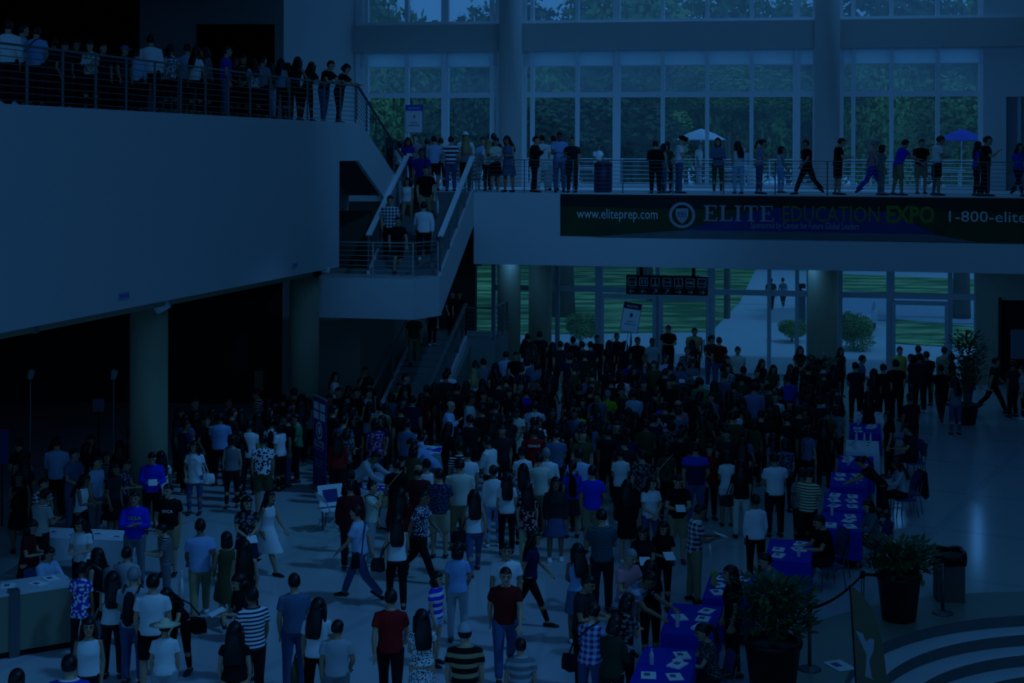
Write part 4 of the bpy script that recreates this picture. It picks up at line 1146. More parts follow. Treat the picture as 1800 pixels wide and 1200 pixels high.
def joints(sex, P):
    """joint positions in the person's own frame (facing -y, feet on z = 0)"""
    J = {}
    p = POSES[P]
    lean = RAD(p['lean'])
    def bend(v):
        v = Vector(v)
        k = min(1, max(0, (v.z - .84) / .30))
        if k <= 0 or lean == 0: return v
        R = Matrix.Rotation(lean * k, 4, 'X')
        return Vector((0, 0, .90)) + R @ (v - Vector((0, 0, .90)))
    J['bend'] = bend
    neck = bend((0, .004, 1.450))
    hm = Matrix.Translation(neck) @ Matrix.Rotation(RAD(p['hy']), 4, 'Z') @ Matrix.Rotation(lean * .55 + RAD(p['hp']), 4, 'X')
    J['head'] = hm @ Matrix.Translation((0, -.012, .150)) @ Matrix.Diagonal((1.06, 1.06, 1.05, 1))
    J['neck'] = neck
    for s, side in (('R', -1), ('L', 1)):
        a, ab, el, inn = [RAD(v) for v in p['a' + s]]
        sh = bend((side * SW[sex], .004, 1.362))
        d1 = Vector((side * math.sin(ab), -math.sin(a) * math.cos(ab), -math.cos(a) * math.cos(ab)))
        a2 = a + el
        d2 = Vector((-side * math.sin(inn), -math.sin(a2) * math.cos(inn), -math.cos(a2) * math.cos(inn)))
        elb = sh + d1 * .285
        wr = elb + d2 * .245
        J['sh' + s], J['el' + s], J['wr' + s], J['hd' + s] = sh, elb, wr, d2
        J['hand' + s] = wr + d2 * .11
        h, k = [RAD(v) for v in p['l' + s]]
        hip = Vector((side * .092, 0, .885))
        e1 = Vector((side * .03, -math.sin(h), -math.cos(h))).normalized()
        e2 = Vector((side * .015, -math.sin(h - k), -math.cos(h - k))).normalized()
        kn = hip + e1 * .415
        an = kn + e2 * .395
        J['hip' + s], J['kn' + s], J['an' + s] = hip, kn, an
    lo = min(J['anR'].z, J['anL'].z)
    J['drop'] = .078 - lo
    return J
JC = {}
def getJ(sex, P):
    if (sex, P) not in JC: JC[(sex, P)] = joints(sex, P)
    return JC[(sex, P)]
def ring_loft(b, rings, seg=16):
    """rings of (centre, axis x, axis y) joined and capped"""
    vs = []; fs = []
    for c, ax, ay in rings:
        for k in range(seg):
            t = 2 * math.pi * k / seg
            vs.append(c + ax * math.cos(t) + ay * math.sin(t))
    n = len(rings)
    for i in range(n - 1):
        for k in range(seg):
            k2 = (k + 1) % seg
            fs.append((i * seg + k, i * seg + k2, (i + 1) * seg + k2, (i + 1) * seg + k))
    fs.append(tuple(range(seg - 1, -1, -1))); fs.append(tuple(range((n - 1) * seg, n * seg)))
    b.add(vs, fs)
def torso(b, J, rows):
    rings = []
    bend = J['bend']
    for z, rx, ry, yo in rows:
        c = bend((0, yo, z)); ax = bend((rx, yo, z)) - c; ay = bend((0, yo + ry, z)) - c
        rings.append((c, ax, ay))
    ring_loft(b, rings, 20)
def ellipsoid(b, M, rx, ry, rz, seg=12, rows=8):
    rings = []
    for i in range(rows + 1):
        t = -math.pi / 2 + math.pi * (i + .001) / (rows + .002)
        rings.append((Vector((0, 0, rz * math.sin(t))), Vector((rx * math.cos(t), 0, 0)), Vector((0, ry * math.cos(t), 0))))
    bb = MB(M); ring_loft(bb, rings, seg); b.add([Vector(v) for v in bb.v], bb.f)
HEADROWS = [(-.118, .030, .034, -.050), (-.100, .046, .052, -.036), (-.070, .059, .070, -.018), (-.035, .068, .084, -.008), (.005, .074, .092, 0), (.045, .076, .095, .004), (.080, .066, .083, .006), (.103, .044, .057, .006), (.114, .016, .022, .006)]
def raw_body(sex, P):
    J = getJ(sex, P); b = MB(); g = 1.0 if sex == 'm' else .86
    torso(b, J, TORSO[sex])
    hm = J['head']
    b.tube([J['neck'] - Vector((0, 0, .05)), (J['neck'] + hm.translation) / 2, hm.translation], [.058 * g, .053 * g, .05 * g], 12)
    bb = MB(hm)
    ring_loft(bb, [(Vector((0, yo, z)), Vector((rx, 0, 0)), Vector((0, ry, 0))) for z, rx, ry, yo in HEADROWS], 16)
    bb.tube([(0, -.088, .020), (0, -.108, -.022), (0, -.094, -.034)], [.009, .015, .011], 8)
    bb.tube([(0, -.082, -.082), (0, -.094, -.092), (0, -.08, -.104)], [.012, .017, .012], 8)
    b.add([Vector(v) for v in bb.v], bb.f)
    for s in (-1, 1):
        ellipsoid(b, hm @ Matrix.Translation((s * .078, .006, -.008)), .009, .018, .031, 8, 6)
    for s, side in (('R', -1), ('L', 1)):
        sh, el, wr, d = J['sh' + s], J['el' + s], J['wr' + s], J['hd' + s]
        b.tube([sh + Vector((-side * .05, 0, .0)), sh, sh.lerp(el, .4), el, el.lerp(wr, .3), wr], [.050 * g, .056 * g, .048 * g, .038 * g, .040 * g, .026 * g], 10)
        # hand: palm, four fingers of different length, thumb from the side of the palm
        u = d.cross(Vector((0, 0, 1)))
        if u.length < .3: u = Vector((0, 1, 0)) - d * d.y
        u.normalize()                      # across the palm
        w = d.cross(u).normalized()        # palm normal
        rings = []
        for t, ru, rw in ((-.02, .024, .02), (.02, .034, .017), (.06, .041, .016), (.085, .040, .014)):
            rings.append((wr + d * t, u * ru, w * rw))
        ring_loft(b, rings, 12)
        curl = w * (.020 if w.z < 0 else -.020)
        for q, L in enumerate((.062, .076, .080, .068)):
            o = wr + d * .075 + u * ((q - 1.5) * .0235)
            e = u * ((q - 1.5) * .004)
            b.tube([o, o + d * L * .5 + e + curl * .3, o + d * L * .9 + e + curl], [.0095, .0088, .0075], 8)
        o = wr + d * .025 + u * .030
        b.tube([o, o + d * .035 + u * .026 + curl * .3, o + d * .062 + u * .030 + curl * .6], [.012, .0105, .0085], 8)
        hip, kn, an = J['hip' + s], J['kn' + s], J['an' + s]
        b.tube([hip + Vector((0, 0, .05)), hip, hip.lerp(kn, .45), kn, kn.lerp(an, .3), kn.lerp(an, .7), an], [.088, .088, .076, .055, .056, .043, .036], 12)
        f = foot_frame(J, s)
        b.tube([f @ Vector((0, .055, -.04)), f @ Vector((0, 0, -.03)), f @ Vector((0, -.09, -.05)), f @ Vector((0, -.16, -.06))], [(.03, .03), (.034, .045), (.042, .025), (.034, .014)], 10)
    return b
def foot_frame(J, s):
    an, kn = J['an' + s], J['kn' + s]
    d = (kn - an).normalized()
    pitch = math.atan2(-d.y, d.z) * (0.75 if J['drop'] > -.2 else 0.0)
    if abs(pitch) > .9: pitch = 0
    return Matrix.Translation(an) @ Matrix.Rotation(-pitch if pitch > 0.25 else 0, 4, 'X')
def inflate(rows, g, z0=None, z1=None, hem=0.0):
    out = []
    for z, rx, ry, yo in rows:
        out.append((z, rx + g, ry + g, yo))
    def at(z):
        for i in range(len(out) - 1):
            if out[i][0] <= z <= out[i + 1][0]:
                t = (z - out[i][0]) / (out[i + 1][0] - out[i][0])
                return tuple(out[i][j] + (out[i + 1][j] - out[i][j]) * t for j in range(4))
        return out[0] if z < out[0][0] else out[-1]
    if z0 is not None:
        out2 = [at(z0)] + [r for r in out if r[0] > z0 + .01]
        out = out2
    if z1 is not None:
        out = [r for r in out if r[0] < z1 - .01] + [at(z1)]
    if hem:
        z, rx, ry, yo = out[0]
        out[0] = (z, rx + hem, ry + hem, yo)
    return out
def raw_top(sex, P, kind):
    J = getJ(sex, P); b = MB(); T = TORSO[sex]
    gz = .016 if sex == 'm' else .012
    sit = POSES[P].get('sit')
    z0 = {'tee': .87, 'long': .86, 'tank': .90, 'jacket': .78, 'camisole': .92, 'tunic': .74, 'dress': .93, 'maxi': .93}[kind]
    if sit: z0 = max(z0, .90)
    rows = [(z, rx, ry, yo) for z, rx, ry, yo in T if z > .85]
    # loose cut: the waist hangs straight
    rx_h = rows[0][1]; 
    loose = []
    for z, rx, ry, yo in rows:
        if z < 1.2 and kind not in ('camisole',): 
            rx = max(rx, rx_h * (.93 if sex == 'm' else .86)); ry = max(ry, .108 if sex == 'm' else .098)
        loose.append((z, rx, ry, yo))
    if z0 < .85: loose = [(z0, rx_h + .012, .122, .004)] + loose
    top = {'tank': 1.405, 'camisole': 1.34}.get(kind, 1.440)
    if kind == 'dress' or kind == 'maxi': top = 1.405
    g = gz + (.012 if kind == 'jacket' else 0)
    torso(b, J, inflate(loose, g, max(z0, loose[0][0]), top, .008))
    ext = {'tee': .58, 'long': 1.9, 'jacket': 1.9, 'tunic': .58, 'tank': 0, 'camisole': 0, 'dress': 0, 'maxi': .35}[kind]
    gg = 1.0 if sex == 'm' else .86
    for s, side in (('R', -1), ('L', 1)):
        sh, el, wr = J['sh' + s], J['el' + s], J['wr' + s]
        if ext:
            r0 = .050 * gg + g; r1 = .050 * gg + g
            pts = [sh + Vector((-side * .06, 0, .004)), sh + Vector((0, 0, -.004)), sh.lerp(el, min(ext, 1) * .5), sh.lerp(el, min(ext, 1))]
            rr = [r0 * .95, r0, r1, r1 + .003]
            if ext > 1:
                pts += [el.lerp(wr, .45), el.lerp(wr, ext - 1)]; rr[3] = .045 * gg + g; rr += [.043 * gg + g, .034 * gg + g]
            b.tube(pts, rr, 12)
        elif kind in ('tank', 'dress'):
            b.tube([sh + Vector((-side * .07, 0, .012)), sh + Vector((-side * .028, 0, .008))], [.062 * gg, .056 * gg], 10)
        else:
            bd = J['bend']
            for yo in (-.085, .075):
                b.tube([bd((side * .085, yo, 1.33)), bd((side * .088, yo * .5, 1.405)), bd((side * .09, 0, 1.425))], .016, 6)
    if kind in ('dress', 'maxi') and not sit:
        rb = TORSO[sex][2]
        cen = (J['knR'] + J['knL']) / 2
        zl = .50 if kind == 'dress' else .14
        rows = []
        for i in range(6):
            t = i / 5
            z = 1.02 + (zl - 1.02) * t
            y = cen.y * min(1, t) * .8
            rx = .135 + (.075 if kind == 'dress' else .10) * t ** .7; ry = .112 + .085 * t
            rows.append((Vector((0, y, z)), Vector((rx, 0, 0)), Vector((0, ry + abs(J['anR'].y - J['anL'].y) * .22 * t, 0))))
        ring_loft(b, rows[::-1], 20)
    elif kind in ('dress', 'maxi'):
        for s in 'RL':
            b.tube([J['hip' + s], J['hip' + s].lerp(J['kn' + s], .9)], [.115, .10], 12)
    return b
def raw_bottom(sex, P, kind):
    J = getJ(sex, P); b = MB(); T = TORSO[sex]
    sit = POSES[P].get('sit')
    torso(b, J, inflate([r for r in T if r[0] < 1.08], .008, None, 1.02))
    if kind in ('skirt', 'longskirt') and not sit:
        cen = (J['knR'] + J['knL']) / 2
        zl = .52 if kind == 'skirt' else .12
        rows = []
        for i in range(6):
            t = i / 5
            z = 1.0 + (zl - 1.0) * t
            rows.append((Vector((0, cen.y * t * .8, z)), Vector((.14 + .085 * t ** .6, 0, 0)), Vector((0, .112 + .075 * t + abs(J['anR'].y - J['anL'].y) * .2 * t, 0))))
        ring_loft(b, rows[::-1], 20)
        return b
    for s in 'RL':
        hip, kn, an = J['hip' + s], J['kn' + s], J['an' + s]
        f = 1.0 if sex == 'm' else .93
        if kind == 'pants':
            b.tube([hip + Vector((0, 0, .04)), hip, hip.lerp(kn, .45), kn, kn.lerp(an, .45), kn.lerp(an, .97)], [.10 * f, .101 * f, .090 * f, .070 * f, .066 * f, .056 * f], 12)
        elif kind == 'slim':
            b.tube([hip + Vector((0, 0, .04)), hip, hip.lerp(kn, .45), kn, kn.lerp(an, .3), kn.lerp(an, .95)], [.098 * f, .098 * f, .085 * f, .063 * f, .060 * f, .044 * f], 12)
        elif kind == 'hotpants':
            b.tube([hip + Vector((0, 0, .04)), hip, hip.lerp(kn, .38)], [.104, .106, .100], 12)
        else:
            b.tube([hip + Vector((0, 0, .04)), hip, hip.lerp(kn, .5), hip.lerp(kn, .92)], [.102, .104, .098, .086], 12)
    return b
def raw_shoe(sex, P, s):
    J = getJ(sex, P); b = MB(foot_frame(J, s))
    b.tube([(0, .075, -.052), (0, .05, -.040), (0, -.02, -.035), (0, -.09, -.047), (0, -.15, -.057), (0, -.185, -.062)], [(.028, .022), (.040, .036), (.042, .040), (.050, .030), (.045, .021), (.025, .014)], 10)
    return b
def finish_batch(jobs):
    """voxel-fuse every shape into one continuous skin; all at once so that Blender can share the work"""
    tmp = []
    for key, b, vox, ratio in jobs:
        me = b.mesh('part')
        o = bpy.data.objects.new('part', me); COL.objects.link(o)
        m = o.modifiers.new('fuse', 'REMESH'); m.mode = 'VOXEL'; m.voxel_size = vox; m.use_smooth_shade = True
        m = o.modifiers.new('soft', 'SMOOTH'); m.factor = .5; m.iterations = 4
        m = o.modifiers.new('thin', 'DECIMATE'); m.ratio = ratio
        tmp.append((key, o))
    dg = bpy.context.evaluated_depsgraph_get(); dg.update()
    out = {}
    for key, o in tmp:
        me = bpy.data.meshes.new_from_object(o.evaluated_get(dg))
        me.polygons.foreach_set('use_smooth', [True] * len(me.polygons))
        me.name = key[0]
        out[key] = me
    for key, o in tmp:
        old = o.data
        bpy.data.objects.remove(o); bpy.data.meshes.remove(old)
    return out

# hair and headgear, in the frame of the head
def cap_shell(rx, ry, rz, yo, zo, face=True, low=-.06, seg=20, rows=12):
    vs = []; fs = []
    for i in range(rows + 1):
        t = math.pi / 2 - (math.pi * .86) * i / rows
        for k in range(seg):
            a = 2 * math.pi * k / seg
            d = Vector((math.cos(t) * math.cos(a), math.cos(t) * math.sin(a), math.sin(t)))
            p = Vector((d.x * rx, d.y * ry + yo, d.z * rz + zo))
            if face and p.y < -.012 and p.z < .052 - max(0, p.y + .06) * .9:
                p = Vector((p.x * .70, p.y * .70, p.z * .70))
            if p.z < low: p.z = low + (p.z - low) * .2
            vs.append(p)
    for i in range(rows):
        for k in range(seg):
            k2 = (k + 1) % seg
            fs.append((i * seg + k, (i + 1) * seg + k, (i + 1) * seg + k2, i * seg + k2))
    fs.append(tuple(range(seg))); 
    fs.append(tuple(rows * seg + k for k in range(seg - 1, -1, -1)))
    return vs, fs
def hair_mesh(kind):
    b = MB()
    if kind == 's': b.add(*cap_shell(.084, .104, .120, .008, .008, low=-.055))
    elif kind == 'x': b.add(*cap_shell(.081, .100, .085, .014, -.022, low=-.06))
    elif kind == 'c':
        b.add(*cap_shell(.098, .116, .130, .012, .008, low=-.10))
        rd = random.Random(3)
        for i in range(40):
            a = rd.uniform(.1, math.pi - .1); t = rd.uniform(-.5, 1.3)
            ellipsoid(b, Matrix.Translation((.098 * math.cos(a) * math.cos(t), .012 + .11 * abs(math.sin(a)) * math.cos(t), .128 * math.sin(t))), .024, .024, .024, 6, 4)
    elif kind == 'b':
        b.add(*cap_shell(.094, .112, .124, .010, .006, low=-.12))
        ring_loft(b, [(Vector((0, .030, z)), Vector((rx, 0, 0)), Vector((0, ry, 0))) for z, rx, ry in ((-.15, .082, .070), (-.12, .097, .082), (-.06, .098, .088), (0, .092, .080))], 18)
    elif kind in ('l', 'w'):
        b.add(*cap_shell(.092, .110, .124, .010, .006, low=-.10))
        rows = [(-.43, .075, .018, .105), (-.40, .100, .028, .106), (-.30, .112, .036, .104), (-.20, .110, .042, .092), (-.12, .100, .058, .066), (-.04, .094, .076, .036), (.03, .088, .080, .022)]
        ring_loft(b, [(Vector((0, yo, z)), Vector((rx * (1.12 if kind == 'w' else 1), 0, 0)), Vector((0, ry, 0))) for z, rx, ry, yo in rows], 18)
        for s in (-1, 1):
            b.tube([(s * .080, -.03, .03), (s * .090, -.02, -.08), (s * .098, .0, -.20), (s * .09, -.01, -.30)], [.022, .026, .026, .012], 8)
    elif kind == 'p':
        b.add(*cap_shell(.086, .106, .121, .008, .008, low=-.055))
        b.tube([(0, .10, .045), (0, .135, .035), (0, .150, -.05), (0, .140, -.18), (0, .135, -.26)], [.022, .026, .034, .030, .010], 10)
    elif kind == 'n':
        b.add(*cap_shell(.086, .106, .121, .008, .008, low=-.055))
        ellipsoid(b, Matrix.Translation((0, .105, .075)), .042, .038, .04, 12, 8)
    elif kind == 'k':
        b.add(*cap_shell(.088, .108, .122, .006, .012, face=False, low=.03))
        ring_loft(b, [(Vector((0, -.13, .030)), Vector((.070, 0, 0)), Vector((0, .055, .012))), (Vector((0, -.13, .042)), Vector((.072, 0, 0)), Vector((0, .058, .012)))], 14)
    elif kind == 'h':
        b.add(*cap_shell(.094, .112, .115, .004, .018, face=False, low=.035))
        ring_loft(b, [(Vector((0, 0, .030)), Vector((.215, 0, 0)), Vector((0, .225, 0))), (Vector((0, 0, .050)), Vector((.10, 0, 0)), Vector((0, .12, 0))), (Vector((0, 0, .058)), Vector((.09, 0, 0)), Vector((0, .11, 0)))], 24)
    elif kind == 't':
        b.add(*cap_shell(.105, .125, .125, .006, .018, face=False, low=.025))
        for k in range(4):
            b.tube([(.104 * math.cos(a), .006 + .124 * math.sin(a), .045 + .022 * k + .02 * math.sin(a + k)) for a in [i * math.pi / 8 for i in range(17)]], .016 - .002 * k, 6)
    return b.mesh('hair', None, True)
HAIRNAME = {'k': 'cap', 'h': 'sun_hat', 't': 'turban'}
def face_meshes():
    m = MB(); es = []; bs = []
    for s in (-1, 1):
        e = MB(); br = MB()
        ellipsoid(e, Matrix.Translation((s * .031, -.084, .010)), .014, .009, .007, 10, 6)
        br.tube([(s * .015, -.092, .030), (s * .032, -.089, .034), (s * .050, -.078, .029)], [.004, .005, .003], 6)
        es.append(e.mesh('eye', mat('eye', (.10, .08, .08), .3), True)); bs.append(br.mesh('eyebrow', mat('eyebrow', (.10, .08, .07), .8), True))
    ellipsoid(m, Matrix.Translation((0, -.089, -.058)), .024, .008, .007, 10, 6)
    return es, m.mesh('mouth', mat('lips', (.62, .36, .34), .5), True), bs
EYES, MOUTH, BROWS = face_meshes()

COLS = dict(white=(.92, .92, .92), offwhite=(.86, .85, .78), cream=(.88, .84, .70), black=(.07, .07, .08), charcoal=(.17, .17, .19), dark=(.12, .12, .14), grey=(.48, .49, .51), lightgrey=(.68, .69, .71), navy=(.10, .13, .28), blue=(.14, .26, .74), lightblue=(.58, .70, .88), paleblue=(.70, .78, .90), denim=(.28, .36, .52), red=(.62, .12, .12), maroon=(.36, .09, .12), darkred=(.46, .09, .10), pink=(.80, .55, .58), purple=(.30, .14, .50), lavender=(.55, .52, .72), green=(.24, .56, .38), lime=(.60, .76, .16), yellow=(.80, .76, .38), olive=(.30, .31, .20), darkgreen=(.14, .22, .17), teal=(.24, .42, .46), khaki=(.62, .56, .42), tan=(.68, .58, .42), brown=(.34, .24, .17), beige=(.74, .68, .56), bluegrey=(.36, .44, .56), brightblue=(.08, .20, .82))
WORD = dict(offwhite='off-white', lightgrey='light grey', lightblue='light blue', paleblue='pale blue', denim='denim blue', darkred='dark red', darkgreen='dark green', bluegrey='blue-grey', brightblue='royal blue', dark='dark')
HAIRC = dict(black=(.055, .048, .045), brown=(.22, .14, .09), blonde=(.66, .54, .34), grey=(.55, .55, .55), darkbrown=(.13, .09, .07))
CLOTH = {}
def cloth(pat, c1, c2=None):
    key = (pat, c1, c2)
    if key in CLOTH: return CLOTH[key]
    a = lin(COLS[c1]); b_ = lin(COLS[c2 or c1])
    if pat == 'plain':
        m = mat('cloth_' + c1, COLS[c1], .85, vary=.10, scale=9, spec=.2, bump=.15)
        CLOTH[key] = m; return m
    m = bpy.data.materials.new('cloth_%s_%s_%s' % (pat, c1, c2)); m.use_nodes = True
    t = m.node_tree; bs = t.nodes['Principled BSDF']; bs.inputs['Roughness'].default_value = .85; bs.inputs['Specular IOR Level'].default_value = .2
    tc = t.nodes.new('ShaderNodeTexCoord')
    sep = t.nodes.new('ShaderNodeSeparateXYZ'); t.links.new(tc.outputs['Object'], sep.inputs[0])
    def band(sock, period, duty):
        q = t.nodes.new('ShaderNodeMath'); q.operation = 'MULTIPLY'; q.inputs[1].default_value = 1 / period; t.links.new(sock, q.inputs[0])
        r = t.nodes.new('ShaderNodeMath'); r.operation = 'FRACT'; t.links.new(q.outputs[0], r.inputs[0])
        s = t.nodes.new('ShaderNodeMath'); s.operation = 'LESS_THAN'; s.inputs[1].default_value = duty; t.links.new(r.outputs[0], s.inputs[0])
        return s.outputs[0]
    mx = t.nodes.new('ShaderNodeMix'); mx.data_type = 'RGBA'
    mx.inputs[6].default_value = (*a, 1); mx.inputs[7].default_value = (*b_, 1)
    if pat == 'stripe': f = band(sep.outputs['Z'], .055, .42)
    elif pat == 'wide': f = band(sep.outputs['Z'], .13, .45)
    elif pat == 'pin': f = band(sep.outputs['Z'], .03, .4)
    elif pat == 'block':
        f = t.nodes.new('ShaderNodeMath'); f.operation = 'LESS_THAN'; f.inputs[1].default_value = 1.27; t.links.new(sep.outputs['Z'], f.inputs[0]); f = f.outputs[0]
    elif pat == 'plaid':
        s1 = band(sep.outputs['Z'], .085, .5); s2 = band(sep.outputs['X'], .085, .5)
        ad = t.nodes.new('ShaderNodeMath'); ad.operation = 'ADD'; t.links.new(s1, ad.inputs[0]); t.links.new(s2, ad.inputs[1])
        mu = t.nodes.new('ShaderNodeMath'); mu.operation = 'MULTIPLY'; mu.inputs[1].default_value = .5; t.links.new(ad.outputs[0], mu.inputs[0]); f = mu.outputs[0]
    else:
        vo = t.nodes.new('ShaderNodeTexVoronoi'); vo.inputs['Scale'].default_value = 38 if pat == 'dots' else 16
        t.links.new(tc.outputs['Object'], vo.inputs['Vector'])
        q = t.nodes.new('ShaderNodeMath'); q.operation = 'LESS_THAN'; q.inputs[1].default_value = .42 if pat == 'dots' else .46
        t.links.new(vo.outputs['Distance'], q.inputs[0]); f = q.outputs[0]
    t.links.new(f, mx.inputs[0]); t.links.new(mx.outputs[2], bs.inputs['Base Color'])
    CLOTH[key] = m
    return m
SKINS = [mat('skin_a', (.80, .62, .50), .55, vary=.05), mat('skin_b', (.72, .54, .42), .55, vary=.05), mat('skin_c', (.60, .43, .33), .55, vary=.05)]
HAIRM = {k: mat('hair_' + k, v, .45, vary=.2, scale=20) for k, v in HAIRC.items()}
SHOEM = {k: mat('shoe_' + k, COLS[k], .6) for k in ('black', 'white', 'brown', 'charcoal')}
KW = dict(tee='T-shirt', long='long-sleeved shirt', tank='sleeveless top', jacket='jacket', camisole='camisole', tunic='long loose top', dress='knee-length dress', maxi='long dress', pants='trousers', slim='slim trousers', shorts='shorts', hotpants='short shorts', skirt='skirt', longskirt='long skirt')
PATW = dict(stripe='striped', wide='broad-striped', pin='finely striped', block='colour-block', plaid='plaid', dots='dotted', floral='patterned')
POSEW = dict(S='standing', H='looking down at the hands', W='walking', V='walking', P='holding one hand up at the chest', K='one hand on the hip', C='arms folded', T='seated', L='bending forward', U='hand raised to the head', A='one arm stretched up', B='hands behind the back', R='leaning on the rail', D='stepping down')
FACEW = lambda f: ['facing us', 'facing right', 'seen from behind', 'facing left'][int(((f + 45) % 360) // 90)]
def garment(s):
    """tee:navy/white:stripe -> kind, pattern, colours"""
    p = s.split(':')
    kind = p[0]; cs = (p[1] if len(p) > 1 else 'black').split('/'); pat = p[2] if len(p) > 2 else 'plain'
    return kind, pat, cs[0], (cs[1] if len(cs) > 1 else None)
def gword(s):
    k, pat, c1, c2 = garment(s)
    w = WORD.get(c1, c1)
    if pat != 'plain': w += (' and ' + WORD.get(c2, c2) if c2 else '') + ' ' + PATW[pat]
    return w + ' ' + KW[k]
PEOPLE = []
def crowd(section, text, zfloor=0.0, mode='floor', group=None):
    for ln in text.strip().split('\n'):
        ln = ln.strip()
        if not ln: continue
        at = None
        if '@' in ln:
            ln, at = [q.strip() for q in ln.split('@')]
        w = ln.split()
        d = dict(px=float(w[0]), py=float(w[1]), f=float(w[2]), P=w[3], sex=w[4][0], h=float(w[4][1:]) if len(w[4]) > 1 else None, top=w[5], bot=w[6], hair=w[7] if len(w) > 7 else 's', at=at, zf=zfloor, mode=mode, section=section, group=group)
        for q in w[8:]:
            k, v = q.split('=') if '=' in q else (q, '1')
            d[k] = v
        PEOPLE.append(d)
# ------------------------------------------------------------------ who stands where: head-top pixel, facing (0 = to us, 90 = to the right, 180 = away), pose, build, clothes, hair
crowd('in the gloom under the left balcony', '''
40 790 190 S f tank:grey slim:black n @in the gloom at the far left
100 767 185 S m1.78 long:paleblue pants:dark s @in the gloom under the balcony
133 788 60 S m tee:bluegrey pants:bluegrey s @left of the near column, in the gloom
160 765 10 S f jacket:dark pants:dark b @behind the others left of the near column
172 802 70 S m1.7 tee:paleblue pants:grey s @turned right behind the left desk
188 793 20 S f tee:dark/grey:stripe slim:dark l @half hidden left of the near column
200 812 60 S f tee:charcoal skirt:black b @with a black skirt in the queue at the left desk
225 808 70 H f tee:navy/grey:floral slim:dark n @left of the royal blue sweater
267 794 15 H m1.7 long:brightblue pants:black s paper=1 @holding papers in front of the near column
283 794 190 S f tunic:white/grey:floral slim:dark w @beside the near column
33 828 20 P f dress:black - l @at the far left edge
78 840 60 S m1.55 tee:white/charcoal:plaid pants:dark s @behind the left desk
98 851 150 H m1.7 tee:offwhite/grey:pin pants:dark s @reaching over the left desk
153 833 80 H f tank:white skirt:black w @handing a sheet across the left desk
235 863 10 C m1.72 long:brightblue pants:grey s text=UCLA/BRUINS @with gold lettering on the chest
295 850 0 S m1.72 tee:black shorts:khaki s text2=RVCA @with white lettering on the chest
138 911 350 H f tee:white pants:dark w @facing us in front of the left desk
281 921 280 H m1.45 tee:charcoal/lightgrey:pin pants:grey s @short, left of the pale blue striped back
60 914 80 H f tee:maroon skirt:black b @leaning in behind the left counter
''', group='people by the left registration desk')
crowd('at the left counter', '''
90 962 60 T m1.6 long:paleblue pants:dark s @sitting behind the left counter and reaching out
134 969 170 S f1.5 tunic:blue/white:floral pants:dark s @beside the left counter
165 964 240 S f tank:charcoal slim:black w backpack=grey bag=black @with a backpack at the left counter
221 961 175 S m1.55 tee:lightgrey pants:grey s @behind the white short-sleeved group at lower left
200 1004 185 S f tank:white pants:dark l bag=grey @with a strap over the shoulder at lower left
233 995 180 S m1.74 tee:lightgrey pants:denim s:grey backpack=dark @with a backpack strap at lower left
269 1008 180 S m1.74 tee:white shorts:black s @with black shorts at lower left
352 911 195 W m1.76 tee:lightblue/paleblue:pin pants:khaki s tote=white @with khaki trousers striding away
398 934 200 W f tank:olive skirt:olive b @walking away right of the khaki trousers
430 948 190 S f tank:black skirt:black l @behind the person reading a leaflet
416 1009 300 H f tee:dark slim:dark b paper=1 @reading a leaflet on the bright floor
442 1030 215 S m1.74 tee:white/navy:stripe pants:dark s @at lower left with one arm out
290 1037 350 L f tee:black slim:black l bag=black @with a black bag at lower left
290 1087 185 S f1.5 tee:white hotpants:lightgrey h:cream @under a pale sun hat
413 1092 180 S f maxi:black - l @at the bottom left
156 1085 10 S f tank:white pants:dark l @with pale bare arms at the lower left
122 1150 185 S m1.72 tee:blue/white:wide pants:dark s @cut by the bottom edge at lower left
30 1175 180 S f tee:charcoal pants:dark b @cut off at the bottom left corner
''', group='people at the lower left')
crowd('near the far left columns', '''
317 717 70 S f tee:dark/charcoal:plaid pants:dark b @right of the near column in the shade
365 733 30 S f tee:dark pants:dark s @behind the white blouse near the column
385 723 180 S m1.74 tee:lightblue pants:dark s @right of the near column
408 764 185 S f tank:grey slim:dark c @strap over one shoulder, before the pale blue shirt
438 738 175 S m1.72 tee:white pants:dark s @in the queue between the two left columns
341 775 0 S f tunic:white slim:denim l bag=white @with jeans and a white bag, right of the near column
418 757 280 S f tee:dark slim:dark l @turned to the left beside the grey sleeveless top
462 763 190 S m1.74 tee:white/navy:floral shorts:olive s @in a loud print at the end of the queue
477 735 185 S f1.55 tee:white shorts:charcoal s backpack=dark @carrying a dark backpack in the queue
450 683 285 S m1.76 tee:black/white:stripe pants:dark k:charcoal @wearing a cap in the shade
503 727 285 S m1.72 tee:black pants:denim s @left of the blue roll-up banner
518 727 285 S m1.65 tee:green pants:black s @just left of the blue roll-up banner
518 683 150 S m tee:darkred pants:dark s @behind the queue, dark against the far column
532 693 160 S f tee:dark pants:dark l @left of the banner top in the shade
542 697 185 S f tee:grey slim:black l @directly left of the blue banner
490 740 240 S f tee:white slim:dark b @with a white top behind the black T-shirt
497 693 200 S f jacket:dark pants:dark h:black @in a dark hood in the shade
343 700 30 S m tee:dark pants:dark s @deep in the shade right of the near column
400 700 60 S m tee:charcoal pants:dark s @deep in the shade between the columns
470 700 220 S f tee:dark pants:dark l @behind the striped sleeve in the shade
435 872 20 S f tee:dark/grey:floral skirt:navy b paper=1 @left of the white dress
475 862 60 W f dress:white - l @striding right on the bright floor
''', group='people in the queue on the left')
